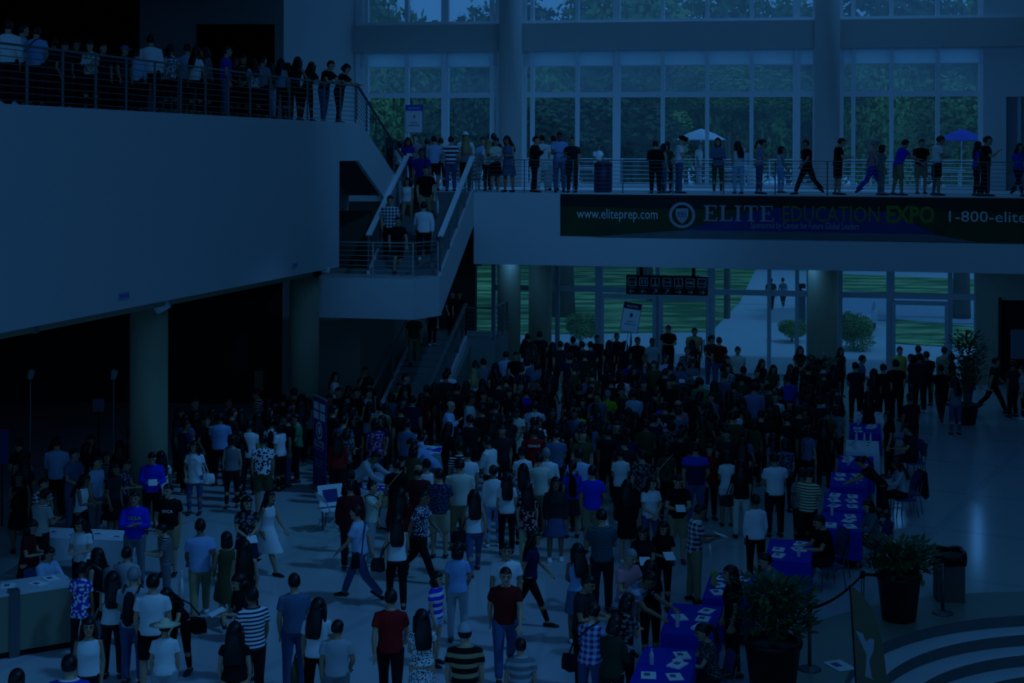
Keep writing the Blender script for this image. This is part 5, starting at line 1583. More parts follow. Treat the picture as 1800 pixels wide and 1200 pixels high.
crowd('by the stairs', '''
590 654 60 P f tank:white pants:dark l @bending over behind the blue banner
595 682 30 S m tee:dark pants:dark s @facing us right of the banner top
611 685 180 S m tee:charcoal pants:dark s @right of the banner, back turned
628 680 40 S m tee:black pants:dark s @in front of the stair wall
647 685 70 S m1.65 tee:paleblue pants:dark s @below the stair wall
651 662 160 S f tee:black pants:dark c @behind others at the foot of the stairs
650 705 150 S f tee:paleblue slim:black l @left of the khaki T-shirt near the registration tables
668 707 185 S m1.74 tee:khaki pants:olive s @with olive trousers near the floral dress
701 672 10 S m1.65 tee:yellow/olive:stripe pants:dark s @at the foot of the stairs, yellow stripes
695 647 30 U m tee:dark pants:dark s @at the foot of the lowest flight with an arm up
716 655 60 S m1.78 tee:black pants:dark s @below the lowest flight
749 651 180 S m tee:charcoal pants:dark s @right of the lowest flight
782 648 185 S m1.78 tee:white shorts:dark s @at the foot of the stairs, bright white from behind
832 647 180 S f tank:white skirt:white l:blonde bag=lime @with a lime bag and white skirt
836 634 190 S f tank:beige skirt:beige l:brown @behind the white skirt
850 628 180 S m tee:grey pants:dark s @beside the left column of the glass front
793 705 80 P m1.76 long:paleblue pants:dark x @holding a phone behind the registration table
828 693 80 S m1.74 tee:white pants:dark s @looking right by the stair foot
742 690 185 S f tee:red slim:dark l backpack=maroon @with a red pack before the stairs
765 672 150 S f tee:charcoal pants:dark l @behind the red top
660 735 185 S f tunic:purple/pink:floral slim:navy b @in a purple flowered top near the tables
608 728 20 S f tee:dark slim:dark l @right of the banner, facing us
622 728 0 S f tee:black slim:dark l @beside another dark top right of the banner
593 758 185 S f long:red pants:dark l @close to the right side of the banner
612 753 160 H f tee:grey/charcoal:floral slim:dark b paper=1 @holding a leaflet right of the banner
755 752 110 T f long:paleblue pants:dark b @sitting at the rear registration table
805 753 180 S f tee:black skirt:black l @black from head to toe at the registration table
808 776 185 S m1.7 tee:black/white:stripe pants:dark s @black and white stripes at the registration table
821 787 180 S m1.7 tee:white pants:dark s @behind the striped back at the table
853 766 240 H m1.78 long:white pants:dark s @with rolled sleeves at the table end
722 772 280 L m1.74 tee:lightblue pants:denim s @stooping over the registration table
667 795 70 L m1.72 long:lightgrey pants:dark s @bowed over the front registration table
697 788 150 S f tee:olive pants:dark b @behind the black top with a strap
697 806 185 S m1.65 tee:black pants:dark s bag=tan @with a tan strap across the back
750 806 180 S f tank:white slim:denim n @between the maroon and the navy backs
''', group='people round the registration tables')
crowd('in the middle of the hall', '''
735 816 185 S m1.74 tee:maroon pants:dark x @between the black and the navy backs mid-hall
772 823 180 S m1.74 tee:navy/bluegrey:dots shorts:beige s @with beige shorts, navy back
807 805 180 S m1.82 long:offwhite shorts:khaki s @with khaki shorts mid-hall
617 843 190 S m1.68 jacket:maroon pants:dark s @in a dark hooded top by the folding chair
653 845 80 U m1.62 tee:offwhite pants:lightgrey s bag=dark @with a hand at the ear
625 887 255 W m1.74 tee:paleblue pants:denim s bag=black @with a black shoulder bag walking left
703 857 185 S f jacket:darkred pants:dark l @behind the white and black outfit
697 903 185 V f tank:white pants:black l bag=charcoal @white back and black trousers on the open floor
745 862 70 W m1.74 tee:navy/white:dots pants:black s @white dots on navy, turned to the right
833 860 190 W f tank:white slim:denim l bag=dark @white back over jeans, right of the off-white shirt
617 826 170 S f tee:black pants:dark k:charcoal @in a cap beside the folding chair
867 817 180 S f long:white slim:lightblue s:darkbrown tote=navy @with a navy tote on the back
938 747 180 S m1.78 tee:red pants:dark s textb=GENIUS @with white lettering across the red back
977 748 180 S f tank:black pants:dark n @with crossed straps on the bare back
1017 715 185 S f tee:lime skirt:lime b @lime from top to bottom
1047 715 180 S f tee:purple pants:white c @purple top over white trousers
917 785 190 S f tee:white skirt:white n @with a bun, white shirt
947 795 180 S m1.72 tee:offwhite pants:khaki s @pale T-shirt left of the striding group
960 787 180 S m1.74 long:white pants:dark s:grey @just right of the pale T-shirt with khaki trousers
1017 788 180 S m1.72 long:paleblue pants:dark s @shirt sleeves behind the blue top with a pack
1007 808 180 S f tee:blue skirt:charcoal p backpack=black @with a black drawstring pack
1042 817 180 S m1.74 tee:brightblue shorts:khaki s @royal blue back with khaki shorts
920 814 180 S f tee:grey/white:floral slim:dark w @grey print left of the pale T-shirt
927 846 185 S f tunic:black/pink:floral slim:beige l @black floral back near the middle
977 838 0 S f jacket:charcoal skirt:denim l @in a blue buttoned skirt, facing us
1090 787 180 S f tee:white slim:dark n @right of the royal blue back
1102 842 185 S f jacket:black skirt:black w @all in loose black
1097 766 180 S m tee:charcoal pants:dark k:black @in a dark cap behind the white T-shirt
1057 894 185 H m1.78 tee:teal/charcoal:pin pants:charcoal s paper=1 @teal stripes, holding a programme
891 830 180 S f tee:white pants:dark l @partly hidden beside the print dress
1128 790 200 S m1.7 tee:charcoal/grey:floral shorts:dark s @walking off right of the white T-shirt
''', group='people in the middle of the hall')
crowd('on the open floor in front', '''
940 932 80 W f tee:navy slim:black l @navy top striding right
1015 954 185 S f camisole:lightblue skirt:bluegrey l @thin straps on the bare back, open floor
806 952 180 S f tee:lightblue pants:lightgrey b @pale smock from behind on the open floor
517 1007 195 S m1.72 tee:bluegrey pants:denim s @grey-blue back on the bright floor
560 1050 180 S f tee:white pants:black l tote=olive @over black trousers at the bottom edge
594 1089 180 S m1.5 tee:lightgrey pants:grey s @short, right of the white back at the bottom
687 1034 180 V m1.76 tee:red pants:black s @red back at the bottom centre
741 1070 180 S f maxi:white/charcoal:dots - l @black and white dotted long dress
769 1004 60 S f1.45 tee:brightblue/white:wide hotpants:paleblue b @short shorts, turned right near the red back
817 1094 180 S m1.72 tee:black/tan:wide pants:dark k:lightgrey @in a pale cap with a dark banded shirt
890 954 0 S m1.72 tee:white pants:grey s @white T-shirt behind the red polo shirt
889 997 5 W m1.74 tee:darkred pants:denim s @dark red polo shirt coming towards us
915 1121 180 S m1.4 tee:grey/lightgrey:wide pants:dark s @cut off at the bottom below the red polo
1132 924 0 H f tee:dark slim:dark l paper=1 @laughing with papers, dark top
1165 917 10 H f tee:black slim:dark l paper=1 @beside the laughing person with papers
1112 966 40 H m1.74 tee:pink pants:lightgrey s:grey @pink polo shirt at the blue tables
1162 985 200 S f tee:black slim:black w @dark figure behind the pink polo shirt
1145 1007 60 L m1.72 tee:lightgrey/bluegrey:wide pants:dark s @bowed over the second blue table
1038 1012 60 H m1.72 tee:charcoal pants:black s @grey T-shirt at the lower right of the open floor
1046 1060 150 H f long:paleblue/purple:plaid slim:denim n bag=dark @blue and purple checks at the nearest table
1100 1082 150 H f long:darkgreen slim:dark b paper=2 @dark green shirt reading at the nearest blue table
1135 1044 140 H f tee:black/grey:floral slim:dark b @dark print, leaning to the blue tables
1235 885 100 H m1.76 tee:white/navy:plaid pants:khaki s paper=1 @big blue checks with khaki trousers
1232 1096 280 T f tee:charcoal/grey:dots pants:dark p paper=1 @seated behind the nearest blue table
1282 993 275 S f1.68 tee:black slim:dark l @standing behind the second blue table
1342 972 280 T m1.72 long:bluegrey pants:dark s @seated with a hand at the mouth, third blue table
''', group='people in the foreground')
crowd('by the blue tables', '''
1223 776 180 S m1.8 tee:blue/navy:block pants:denim s @bright blue shoulders over navy
1247 780 10 S f jacket:red pants:dark l @red jacket, facing us
1277 792 180 S f tee:white hotpants:white b @white T-shirt with white shorts
1302 807 180 S f tee:black pants:offwhite l bag=charcoal @black back over off-white trousers
1360 795 185 S m1.74 tee:white pants:dark s @white T-shirt near the blue tables
1287 722 180 S m1.82 tee:olive pants:dark s @broad olive back
1192 835 0 H m1.76 tee:black shorts:khaki s text3=Bailey paper=1 @green lettering on black, looking down
1147 838 20 S f tee:white slim:denim l @facing us right of the loose black outfit
1172 780 180 S f tee:olive/charcoal:floral slim:black b bag=beige @dark green print with a pale strap
1337 868 185 S f long:white pants:black s:darkbrown @white shirt sleeves before the blue tables
1405 712 180 S m1.84 tee:charcoal pants:dark s @the broadest dark back by the tables
1425 822 150 H m1.74 tee:cream/olive:stripe pants:black s paper=1 @cream striped polo shirt at the tables
1437 905 285 T m1.72 tee:black pants:dark s @black T-shirt, drinking behind the fourth blue table
1508 803 265 L f tee:dark slim:dark p @dark top bending over the blue tables
1573 805 275 T f long:lightgrey pants:dark l @pale sleeves, seated right of the tables
1523 878 280 T f long:teal pants:dark b @grey-green top, seated by the stack of leaflets
1550 722 270 S f tee:black pants:black l @all black, standing behind the white table
1592 745 270 T m tee:charcoal pants:dark s @holding a phone on the chairs behind the tables
1410 822 170 S f tee:grey slim:dark s @half hidden left of the cream stripes
1380 770 180 S f tee:bluegrey/dark:floral pants:dark b @patterned back beside the broad dark back
1448 735 175 S f tee:dark pants:dark l @dark back left of the far tables
1478 712 150 S f tee:grey pants:dark b @left of the farthest white table
''', group='people by the blue tables')
crowd('in the packed crowd', '''
884 617 180 S m1.72 long:paleblue pants:dark s @white back beside the left column base
907 618 0 S m1.76 tee:black pants:dark s @black polo shirt in front of the left column
871 637 180 S f tee:charcoal pants:dark l
929 586 170 S m tee:dark pants:dark s
947 582 180 S m1.8 tee:charcoal pants:dark s @tallest head against the second column
923 594 190 S f tee:dark pants:dark l
938 604 180 S f tee:olive pants:dark l:brown
926 613 180 S f tee:white pants:dark l @white top below the second column
972 601 170 S f tee:dark pants:dark w
985 599 180 S m tee:charcoal pants:dark s
1007 591 180 S m1.78 tee:dark pants:dark s
997 602 190 S f tee:dark pants:dark b
1023 600 180 S m tee:dark pants:dark s
1038 599 170 S m tee:dark pants:dark s
1052 589 20 S m1.78 tee:dark pants:dark s @turned towards us beside the door post
1084 585 0 U m1.78 tee:dark pants:dark s @shading the eyes with one hand
1121 592 10 S m1.76 tee:black pants:dark s @black top right of the tilted sign
1068 597 180 S f tee:dark pants:dark l
1098 599 180 A f1.7 tee:dark pants:dark b @holding up the tilted sign
1175 572 0 H m1.86 tee:black pants:charcoal s @black polo shirt, highest above the crowd
1221 576 0 S m1.8 tee:tan pants:dark s @tan polo shirt above the crowd
1147 594 10 S m tee:lightgrey pants:dark s @left of the big black polo shirt
1252 590 10 S m tee:olive/dark:floral pants:denim c @beside the dark red back at the doors
1264 592 180 S m1.76 tee:darkred pants:denim s @dark red back at the doors
1297 609 0 B m1.76 tee:offwhite pants:dark s @pale polo shirt alone before the bright path
1208 609 10 S m tee:grey/dark:floral pants:dark s @patterned top below the tan polo shirt
1217 596 180 S f tee:dark pants:dark l
1170 624 0 S f tee:paleblue skirt:black l:brown @pale T-shirt and black skirt facing us
1196 637 0 H f long:bluegrey slim:dark l paper=1 @blue-grey sweater facing us
1218 632 10 H f tee:grey slim:dark l paper=1 @grey top beside the blue-grey sweater
1278 625 20 S f tee:dark pants:dark b
1280 639 0 S f tee:bluegrey/white:floral pants:dark l
1307 643 180 S m tee:dark pants:dark s
1340 631 20 S f tee:dark pants:dark l
1360 641 0 S f tee:olive pants:dark l
1331 649 0 S f jacket:dark pants:dark s
1385 658 200 S m tee:blue pants:dark s @blue T-shirt left of the potted palm
1325 672 180 S m1.84 long:lavender pants:dark s @broad lavender shirt
1192 703 180 S m1.74 tee:pink pants:dark x @pink back in the deep crowd
1232 687 120 P f tee:olive slim:dark l
1293 700 180 S m tee:dark pants:dark s
1305 714 180 S f tank:white slim:black n @white sleeveless top with black trousers
1363 690 0 S m1.74 tee:paleblue/white:pin pants:dark s @facing us below the lavender shirt
1353 700 185 S f tank:black skirt:denim l @black top and denim skirt
1388 702 0 S f tee:dark pants:dark s
1146 700 190 S f tee:dark slim:dark l
1168 706 180 S m1.76 tee:darkgreen pants:dark s
1158 722 180 H m1.7 tee:paleblue/grey:wide shorts:dark k:blue backpack=dark @pale stripes with a backpack
1180 740 180 S f tee:dark/grey:floral slim:dark c
938 690 180 S m1.76 tee:navy pants:dark s @navy back behind the white dotted shirt
940 704 170 S m1.74 tee:white/bluegrey:dots pants:dark s @white dotted shirt deep in the crowd
1113 683 180 S m1.78 long:paleblue pants:dark s paper=1 @pale shirt with papers near the crowd's middle
1093 655 180 S f1.68 tee:white pants:dark b @white top below the tilted sign
1108 630 180 S m tee:purple pants:dark s @purple back below the tilted sign
1002 620 180 S m1.8 tee:navy pants:dark s @broad navy back in the deep crowd
1028 617 180 S m tee:darkgreen pants:dark s backpack=olive
938 628 180 S m tee:bluegrey pants:dark s
908 718 0 H f tunic:offwhite skirt:offwhite s @pale shirt dress, looking at a phone
895 683 10 S f tee:dark pants:dark b
910 690 0 S f tee:dark pants:dark l
925 680 190 S m1.7 tee:brightblue pants:dark s @royal blue sleeve deep in the crowd
1025 700 0 S f1.5 tee:dark pants:dark p
1049 688 0 S m tee:bluegrey pants:dark s
1068 686 180 S m1.7 tee:lime pants:dark s:grey @lime shirt deep in the crowd
1073 722 280 P f tee:grey slim:lightgrey l @in profile, grey top and pale trousers
1105 716 180 S f tee:dark slim:dark l
970 717 20 S f jacket:dark pants:dark l
947 733 10 S f tee:white/dark:floral slim:dark l @facing us behind the red back
1232 664 180 S m tee:green pants:dark s @green collar below the tan polo shirt
1255 668 190 S f tee:dark slim:dark l
1290 670 180 S m tee:dark/grey:plaid pants:dark s
1262 690 180 S f tee:charcoal slim:dark l
1245 705 160 U f tee:dark slim:dark l
1340 668 20 S f tee:grey/dark:floral pants:dark s
1390 640 0 S f tee:dark pants:dark l
1420 640 180 S m tee:dark pants:dark s
1412 668 180 S f tee:purple/dark:floral pants:dark l
1440 672 190 S f tee:dark slim:dark l
1456 690 180 S f tee:paleblue slim:dark l @pale blue sleeve in the dark by the palm
''', group='people in the packed crowd')
crowd('by the right hand doors', '''
1407 608 0 S f tee:dark pants:dark l @dark against the glass left of the dark column
1478 610 20 S f tee:dark pants:dark l @right of the dark column, in silhouette
1517 624 80 S m tee:bluegrey pants:dark s @in profile against the bright glass
1503 636 180 S m1.78 tee:charcoal pants:dark s @broad back below the yellow green bush
1538 647 185 S f tee:dark pants:dark l @black outline left of the right doors
1553 639 180 S m tee:dark pants:dark s @head just left of the door post
1582 609 10 S m1.76 tee:yellow pants:dark s @yellow-green shirt by the right doors
1601 622 270 S f tee:dark pants:dark b @in profile right of the yellow-green shirt
1614 607 180 S m1.76 tee:dark pants:dark s @outlined against the door glass
1617 620 180 S m1.84 long:charcoal pants:dark s @tall grey back at the right doors
1628 617 180 S m tee:dark pants:dark s @beside the tall grey back
1660 609 180 S m1.76 tee:beige pants:dark s @pale shirt in the right doorway
1671 622 270 S f tee:dark pants:dark c @talking right of the pale shirt
1663 640 180 W m1.76 tee:black pants:charcoal s @black back striding in from the doors
1678 662 180 S f tank:grey slim:denim l @grey back near the potted tree
1700 625 250 S m1.8 tee:black pants:denim s bag=black @black top under the potted tree
1447 650 180 S m tee:dark pants:dark k:lightgrey @in a pale cap by the potted palm
1572 632 185 S m1.84 tee:black pants:black s @all black, left of the right doors
1751 628 80 W m1.76 tee:dark pants:black s paper=1 @walking right with a paper near the dark doorway
1797 642 250 S f tee:lightgrey slim:dark s @cut by the right edge of the picture
1780 634 200 S m tee:charcoal pants:dark s @in the dark doorway on the right
1465 640 180 S f tee:dark pants:dark l @half hidden by the palm
1525 690 185 S f tee:dark pants:dark l @at the far end of the tables
1600 690 200 S m tee:dark pants:charcoal s @behind the chairs at the far right
''', group='people by the right hand doors')
# ---- mezzanine: depth from how far behind the railing they stand (o = metres)
crowd('on the mezzanine', '''
683 241 200 S f tee:dark pants:dark l o=5.5 @leftmost at the stair head
694 245 170 S f jacket:black pants:dark l o=4.6 @black back at the stair head
717 242 10 H f tee:purple slim:navy l o=2.2 paper=1 @reading at the stair head
729 236 0 U m tee:grey pants:dark s o=4.2 @hand at the brow behind the stair head
763 239 180 S m long:paleblue shorts:dark s o=1.2 @white back at the top of the stairs
775 242 170 S f tee:grey slim:dark s o=3.5 @behind the navy and white bands
793 239 185 S m tee:white/navy:wide pants:denim s o=0.8 @navy and white bands at the top of the stairs
819 239 180 S f tank:grey pants:black l:blonde o=1.0 @grey back above the right stair rail
818 231 190 S m long:white pants:white k:white o=2.6 @white hooded top behind the grey back
848 241 10 S f tee:paleblue slim:white s o=2.5 @left of the pair with the map
859 245 190 S f tee:white slim:dark l:blonde o=1.6 @behind the pair with the map
872 242 20 H f tee:offwhite skirt:black s o=0.5 paper=1 @with a black skirt, reading a map at the railing
892 239 330 H f dress:bluegrey - l o=0.5 @grey dress beside the map at the railing
868 234 180 S m tee:dark pants:dark s:darkbrown o=3.2 @dark head behind the map
703 248 180 S f tee:white slim:dark c o=3.8 @white top behind the black back
751 244 180 S f tee:charcoal slim:dark n o=4.4 @deep behind the stair head
942 239 80 P m jacket:black pants:black s o=0.7 @black suit, left of the three at the railing
953 237 180 S m tee:white pants:white s o=2.4 @white back behind the black suit
973 238 190 S m long:white pants:white s o=2.8 @white shirt behind the pale blue one
984 232 0 H m tee:lightblue pants:bluegrey s o=0.6 @light blue shirt, middle of three at the railing
1006 240 350 K m tee:charcoal pants:charcoal s o=0.6 @dark shirt, hand on hip at the railing
1152 247 180 B m long:black pants:dark s o=0.5 @black back with a camera behind
1166 252 100 S f tank:grey slim:denim b o=1.0 @right of the black back on the mezzanine
1173 249 160 S f tee:olive slim:dark b o=1.8 @behind the grey sleeveless top
1199 240 90 H m tee:white pants:denim t:maroon o=0.9 paper=1 @in a dark red turban
1262 242 0 C f long:bluegrey slim:olive b o=0.7 @grey-blue cardigan, arms folded
1297 248 190 S f tank:white pants:paleblue l o=1.0 @white back right of the folded arms
1340 245 90 H f tee:purple/white:stripe slim:denim p o=1.0 @purple stripes walking right
1373 257 100 S f tank:paleblue slim:lightblue b o=2.0 @pale and slight on the mezzanine
1417 245 290 W m tee:black pants:black s o=0.8 @black polo shirt on the phone, striding left
1478 243 90 H m tee:black shorts:black s o=0.8 paper=1 @black polo and shorts, right of the column
1536 245 80 V m long:pink pants:blue s:grey o=0.9 @pink shirt walking right
1549 254 90 S f tee:grey slim:grey b o=0.7 @grey outfit before the pink shirt
1587 245 100 R m tee:brightblue shorts:khaki s o=0.9 @stooping in royal blue with khaki shorts
1620 244 0 S m tee:black shorts:khaki s o=2.4 @black polo shirt behind the terrace table
1652 239 90 H m tee:white shorts:black s o=1.0 @white T-shirt with black shorts facing right
1717 248 80 S f tee:blue slim:dark l o=0.9 @blue top left of the large dark figure
1735 239 80 P m1.8 tee:dark pants:black s o=0.7 @large dark figure near the right wall
1792 251 20 W f tee:blue slim:navy w o=0.9 @blue top at the right edge of the mezzanine
''', ZM, 'mezz', group='people on the mezzanine')
crowd('on the terrace', '''
1228 250 60 S m tee:white pants:lightgrey s o=10.8 @outside on the terrace under the white parasol
1052 252 20 S f tee:white skirt:white l o=11.2 @outside on the terrace left of the wide mullion
1312 256 300 S f tank:paleblue pants:white b o=11.0 @outside on the terrace behind the purple stripes
''', ZM, 'mezz', group='people on the terrace')
# ---- middle stairs: s = local y along the flight
crowd('on the middle stairs', '''
741 247 0 D m tee:purple pants:olive s y=-9.6 @purple polo shirt coming down the stairs
749 288 10 D m tee:black shorts:khaki s y=-10.6 tote=white @black T-shirt with a white bag on the stairs
716 312 350 D f tank:white slim:khaki l y=-10.4 @white top near the left handrail
686 341 5 D m tee:navy/white:plaid pants:black s y=-12.0 @checked shirt near the left handrail
699 381 20 D m tee:black shorts:dark s y=-12.8 @black T-shirt at the bottom of the middle stairs
745 354 185 W m long:white pants:black s y=-12.2 @white shirt climbing with a hand on the right rail
''', ZM, 'stair', group='people on the middle stairs')
crowd('on the lowest stairs', '''
795 511 10 S m tee:dark pants:dark s y=-7.6 @dark figure beside the lower landing
807 512 0 S m tee:black pants:charcoal s y=-8.0 @black top at the lower landing rail
760 545 10 D f tee:dark pants:dark l y=-9.0 @dark figure coming down the lowest flight
728 548 5 D m tee:olive pants:khaki s y=-10.0 @khaki trousers on the lowest flight
''', 0, 'low', group='people on the lowest stairs')
# ---- upper left balcony (o = metres behind the railing)
crowd('on the upper left balcony', '''
14 35 190 S m long:white pants:dark s o=0.5 @white shirt at the far left
37 42 120 S m long:paleblue pants:dark s o=1.0 @just right of the white shirt at the far left
64 46 175 S m tee:lightblue pants:dark s o=0.45 bag=dark @light blue with a dark strap
114 74 30 S f tee:dark pants:dark b o=1.0 @dark, left of the printed T-shirt
158 72 0 H f tee:offwhite/green:floral slim:dark n o=0.5 paper=1 @printed T-shirt holding a sheet
180 76 40 S m tee:dark pants:dark s o=1.3 @dark, right of the printed T-shirt
217 80 60 S m tee:charcoal pants:dark k:bluegrey o=0.6 @in a grey-blue cap
240 92 170 S m1.7 long:paleblue pants:dark s o=0.5 @long pale sleeve hanging down
265 60 180 S m long:white pants:black s o=0.5 @white shirt back against the grey wall
290 85 150 S f tee:dark slim:dark b o=1.0 @right of the white shirt back
300 78 170 S f tee:grey/white:floral slim:dark p o=0.8 @printed back left of the dark opening
330 77 150 S m tee:paleblue pants:dark s o=1.0 @pale blue shirt left of the white T-shirt
345 82 160 S f tee:white slim:black l o=0.5 @white back left of the dark opening
360 83 280 H f tee:grey slim:dark b o=1.2 @grey top behind the white T-shirt
396 81 100 S m tee:blue pants:bluegrey s o=0.5 @blue polo shirt facing right
413 100 60 S f tee:dark slim:dark l o=1.0 @dark, right of the blue polo shirt
427 97 20 S f tank:brown slim:dark b o=0.9 @bare arms before the dark opening
446 102 200 S f tee:white/grey:floral slim:dark l o=0.6 @print top left of the striped shirt
462 99 150 S m tee:lightgrey/bluegrey:pin pants:dark s o=0.5 @striped shirt and a bag
475 110 180 S f tee:olive pants:paleblue l o=0.5 @pale jeans at the railing
494 103 170 S f tank:lightblue slim:dark l o=0.5 @light blue sleeveless top
506 110 190 S f tee:dark slim:dark l o=0.9 @dark, right of the light blue top
521 100 160 R f tank:charcoal slim:dark l o=0.55 @bare arm on the rail
545 109 150 R f tee:dark slim:dark l o=0.55 @leaning on the rail beside the bare arm
578 107 60 R m tee:black pants:denim s o=0.5 @black T-shirt leaning over the rail
605 114 70 R m tee:black pants:dark c o=0.5 @at the corner of the balcony
95 66 200 S m tee:dark pants:dark s o=1.6 @in the dark behind the light blue shirt
135 70 30 S f tee:dark pants:dark l o=1.8 @deep in the dark behind the printed T-shirt
''', ZB, 'balc', group='people on the upper left balcony')

crowd('outside on the path', '''
1376 488 185 W f tee:black/white:dots slim:charcoal s @in a spotted top, walking off along the path outside
1355 488 180 W m tee:darkgreen pants:charcoal s @left of the spotted top on the path outside
''', 0.0, 'floor', group='walkers outside')
# ------------------------------------------------------------------ place the people
def flight_z(y):
    if y > YE: return ZM
    if y < YF2: return ZL
    t = (YE - y) / (YE - YF2)
    return ZM + (ZL - ZM) * math.ceil(t * 13) / 13
def low_z(y):
    if y > -8.4: return 2.1
    t = (y + 13.6) / 5.2
    return 2.1 * math.floor(t * 13 + 1) / 13
rp = random.Random(11)
for d in PEOPLE:
    if d['P'] == 'S': d['P'] = rp.choice('SSZY')
    if d['at'] is None: d['lo'] = 1
for d in PEOPLE:
    J = getJ(d['sex'], d['P'])
    ht = J['head'] @ Vector((0, .006, .12)); ht.z += J['drop']
    R = Matrix.Rotation(RAD(d['f']), 3, 'Z')
    stand = 1.714
    base = d['h'] or {'m': 1.73, 'f': 1.62}[d['sex']] + rp.uniform(-.025, .025)
    d['s'] = base / stand
    px, py = d['px'], d['py']
    if d['mode'] == 'floor':
        Q = at_z(px, py, d['zf'] + ht.z * d['s'])
        off = R @ (ht * d['s'])
        d['pos'] = Vector((Q.x - off.x, Q.y - off.y, d['zf']))
    else:
        if d['mode'] in ('mezz', 'stair', 'low'):
            y = float(d.get('y', 0)) if d['mode'] != 'mezz' else YE + float(d['o'])
            x, zh = lp(px, py, y)
            p = fw(x, y, 0)
            zf = ZM if d['mode'] == 'mezz' else (flight_z(y) if d['mode'] == 'stair' else low_z(y))
        else:
            o = float(d['o'])
            dr = ray(px, py)
            # line of the balcony edge moved back by o
            e0 = Vector((b0.x, b0.y)) + lipn * o; e1 = Vector((b2.x, b2.y)) + lipn * o
            ex = e1 - e0
            den = dr.x * ex.y - dr.y * ex.x
            t = (e0.x * ex.y - e0.y * ex.x) / den
            p = Vector((dr.x * t, dr.y * t, 0)); zh = CAMZ + dr.z * t; zf = ZB
        h = (zh - zf) / ht.z * stand
        lo, hi = (1.30, 1.92)
        h = min(hi, max(lo, h))
        d['s'] = h / stand
        off = R @ (ht * d['s']) if d['P'] != 'S' else Vector((0, 0, 0))
        d['pos'] = Vector((p.x - off.x * .6, p.y - off.y * .6, zf))
# footprints nobody can stand in: tables, counter, planters, columns, the lowest flight of stairs
for (x, y, r) in ((-7.91, 32.3, .41), (-5.64, 40.3, .40)): OBST.append((Matrix.Translation((-x, -y, 0)), r, r))
for (px, y, r) in ((895, -1.6, .42), (950, -.9, .42), (1447, -1.8, .52)):
    w = fw(lp(px, 400, y)[0], y, 0); OBST.append((Matrix.Translation((-w.x, -w.y, 0)), r, r))
OBST.append(((FR @ Matrix.Translation(((XL3 + XR3) / 2, -10.0, 0))).inverted(), (XR3 - XL3) / 2 + .15, 3.6))
OBST.append(((FR @ Matrix.Translation((XR3 + .5, -7.3, 0))).inverted(), .5, 1.1))
OBST.append(((FR @ Matrix.Translation(((XL3 + xs0) / 2 - .5, -9.0, 0))).inverted(), (XL3 - xs0) / 2 + .5, 2.4))
def clear_of(d):
    p = d['pos']; m = .22 if d['P'] not in 'TL' else .10
    hit = False
    for inv, hx, hy in OBST:
        q = inv @ Vector((p.x, p.y, 0))
        ax, ay = hx + m - abs(q.x), hy + m - abs(q.y)
        if ax > 0 and ay > 0:
            if ax < ay: q.x += math.copysign(ax + .002, q.x)
            else: q.y += math.copysign(ay + .002, q.y)
            w = inv.inverted() @ q
            p.x, p.y = w.x, w.y; hit = True
    return hit
# keep bodies apart: push along the line of sight first
fl_ = [d for d in PEOPLE if d['mode'] in ('floor',)]
for it in range(60):
    moved = 0
    for i in range(len(fl_)):
        a = fl_[i]['pos']
        for j in range(i + 1, len(fl_)):
            b = fl_[j]['pos']
            dx, dy = b.x - a.x, b.y - a.y
            if abs(dx) > .5 or abs(dy) > .5: continue
            r = math.hypot(dx, dy)
            if r < .46:
                g = (.46 - r) * .5
                s = 1 if dy >= 0 else -1
                if abs(dx) > .30: 
                    sx = 1 if dx >= 0 else -1
                    a.x -= sx * g * .5; b.x += sx * g * .5
                for q, sg in ((a, -1), (b, 1)):
                    q.y += sg * s * g * .8; q.x += sg * s * g * .8 * q.x / max(q.y, 1)
                moved += 1
    for d in fl_: clear_of(d)
    if not moved: break
# the packed part of the crowd: fill the gaps between those picked out one by one
POLYS = [([(868, 650), (1000, 628), (1180, 640), (1300, 660), (1480, 668), (1500, 725), (1440, 752), (1380, 775), (1240, 768), (1110, 765), (985, 770), (900, 775), (868, 735)], 105, .50),
         ([(575, 690), (640, 672), (760, 664), (860, 665), (868, 735), (800, 745), (700, 742), (590, 750)], 26, .52),
         ([(20, 772), (230, 760), (225, 800), (20, 810)], 6, .6), ([(310, 712), (540, 692), (540, 722), (320, 745)], 12, .55)]
def inside(p, PW):
    c = False
    for i in range(len(PW)):
        a, b = PW[i], PW[i - 1]
        if (a.y > p.y) != (b.y > p.y) and p.x < (b.x - a.x) * (p.y - a.y) / (b.y - a.y) + a.x: c = not c
    return c
for poly, want_n, gap in POLYS:
    PW = [at_z(x, y, 1.65) for x, y in poly]
    xs_ = [q.x for q in PW]; ys_ = [q.y for q in PW]
    nf = 0
    for tr in range(5000):
        if nf >= want_n: break
        q = Vector((rp.uniform(min(xs_), max(xs_)), rp.uniform(min(ys_), max(ys_)), 0))
        if not inside(q, PW): continue
        if any((q - d['pos']).length < gap for d in fl_): continue
        if clear_of(dict(pos=q, P='S')): continue
        sx = rp.choice('mf'); col = rp.choice(('dark', 'dark', 'black', 'charcoal', 'dark', 'navy', 'olive', 'bluegrey'))
        d = dict(px=0, py=0, f=180 + rp.uniform(-60, 60) + (180 if rp.random() < .2 else 0), P=rp.choice('SZY'), sex=sx, h=None, top='tee:' + col, bot='pants:dark', hair=rp.choice('lllb') if sx == 'f' else 's', at=None, zf=0, mode='floor', section='', group=None, s=(1.72 if sx == 'm' else 1.62) / 1.714, pos=q, fill=1, lo=1)
        PEOPLE.append(d); fl_.append(d); nf += 1
jobs = {}
def want(key, fn, vox, ratio):
    if key not in jobs: jobs[key] = (key, fn, vox, ratio)
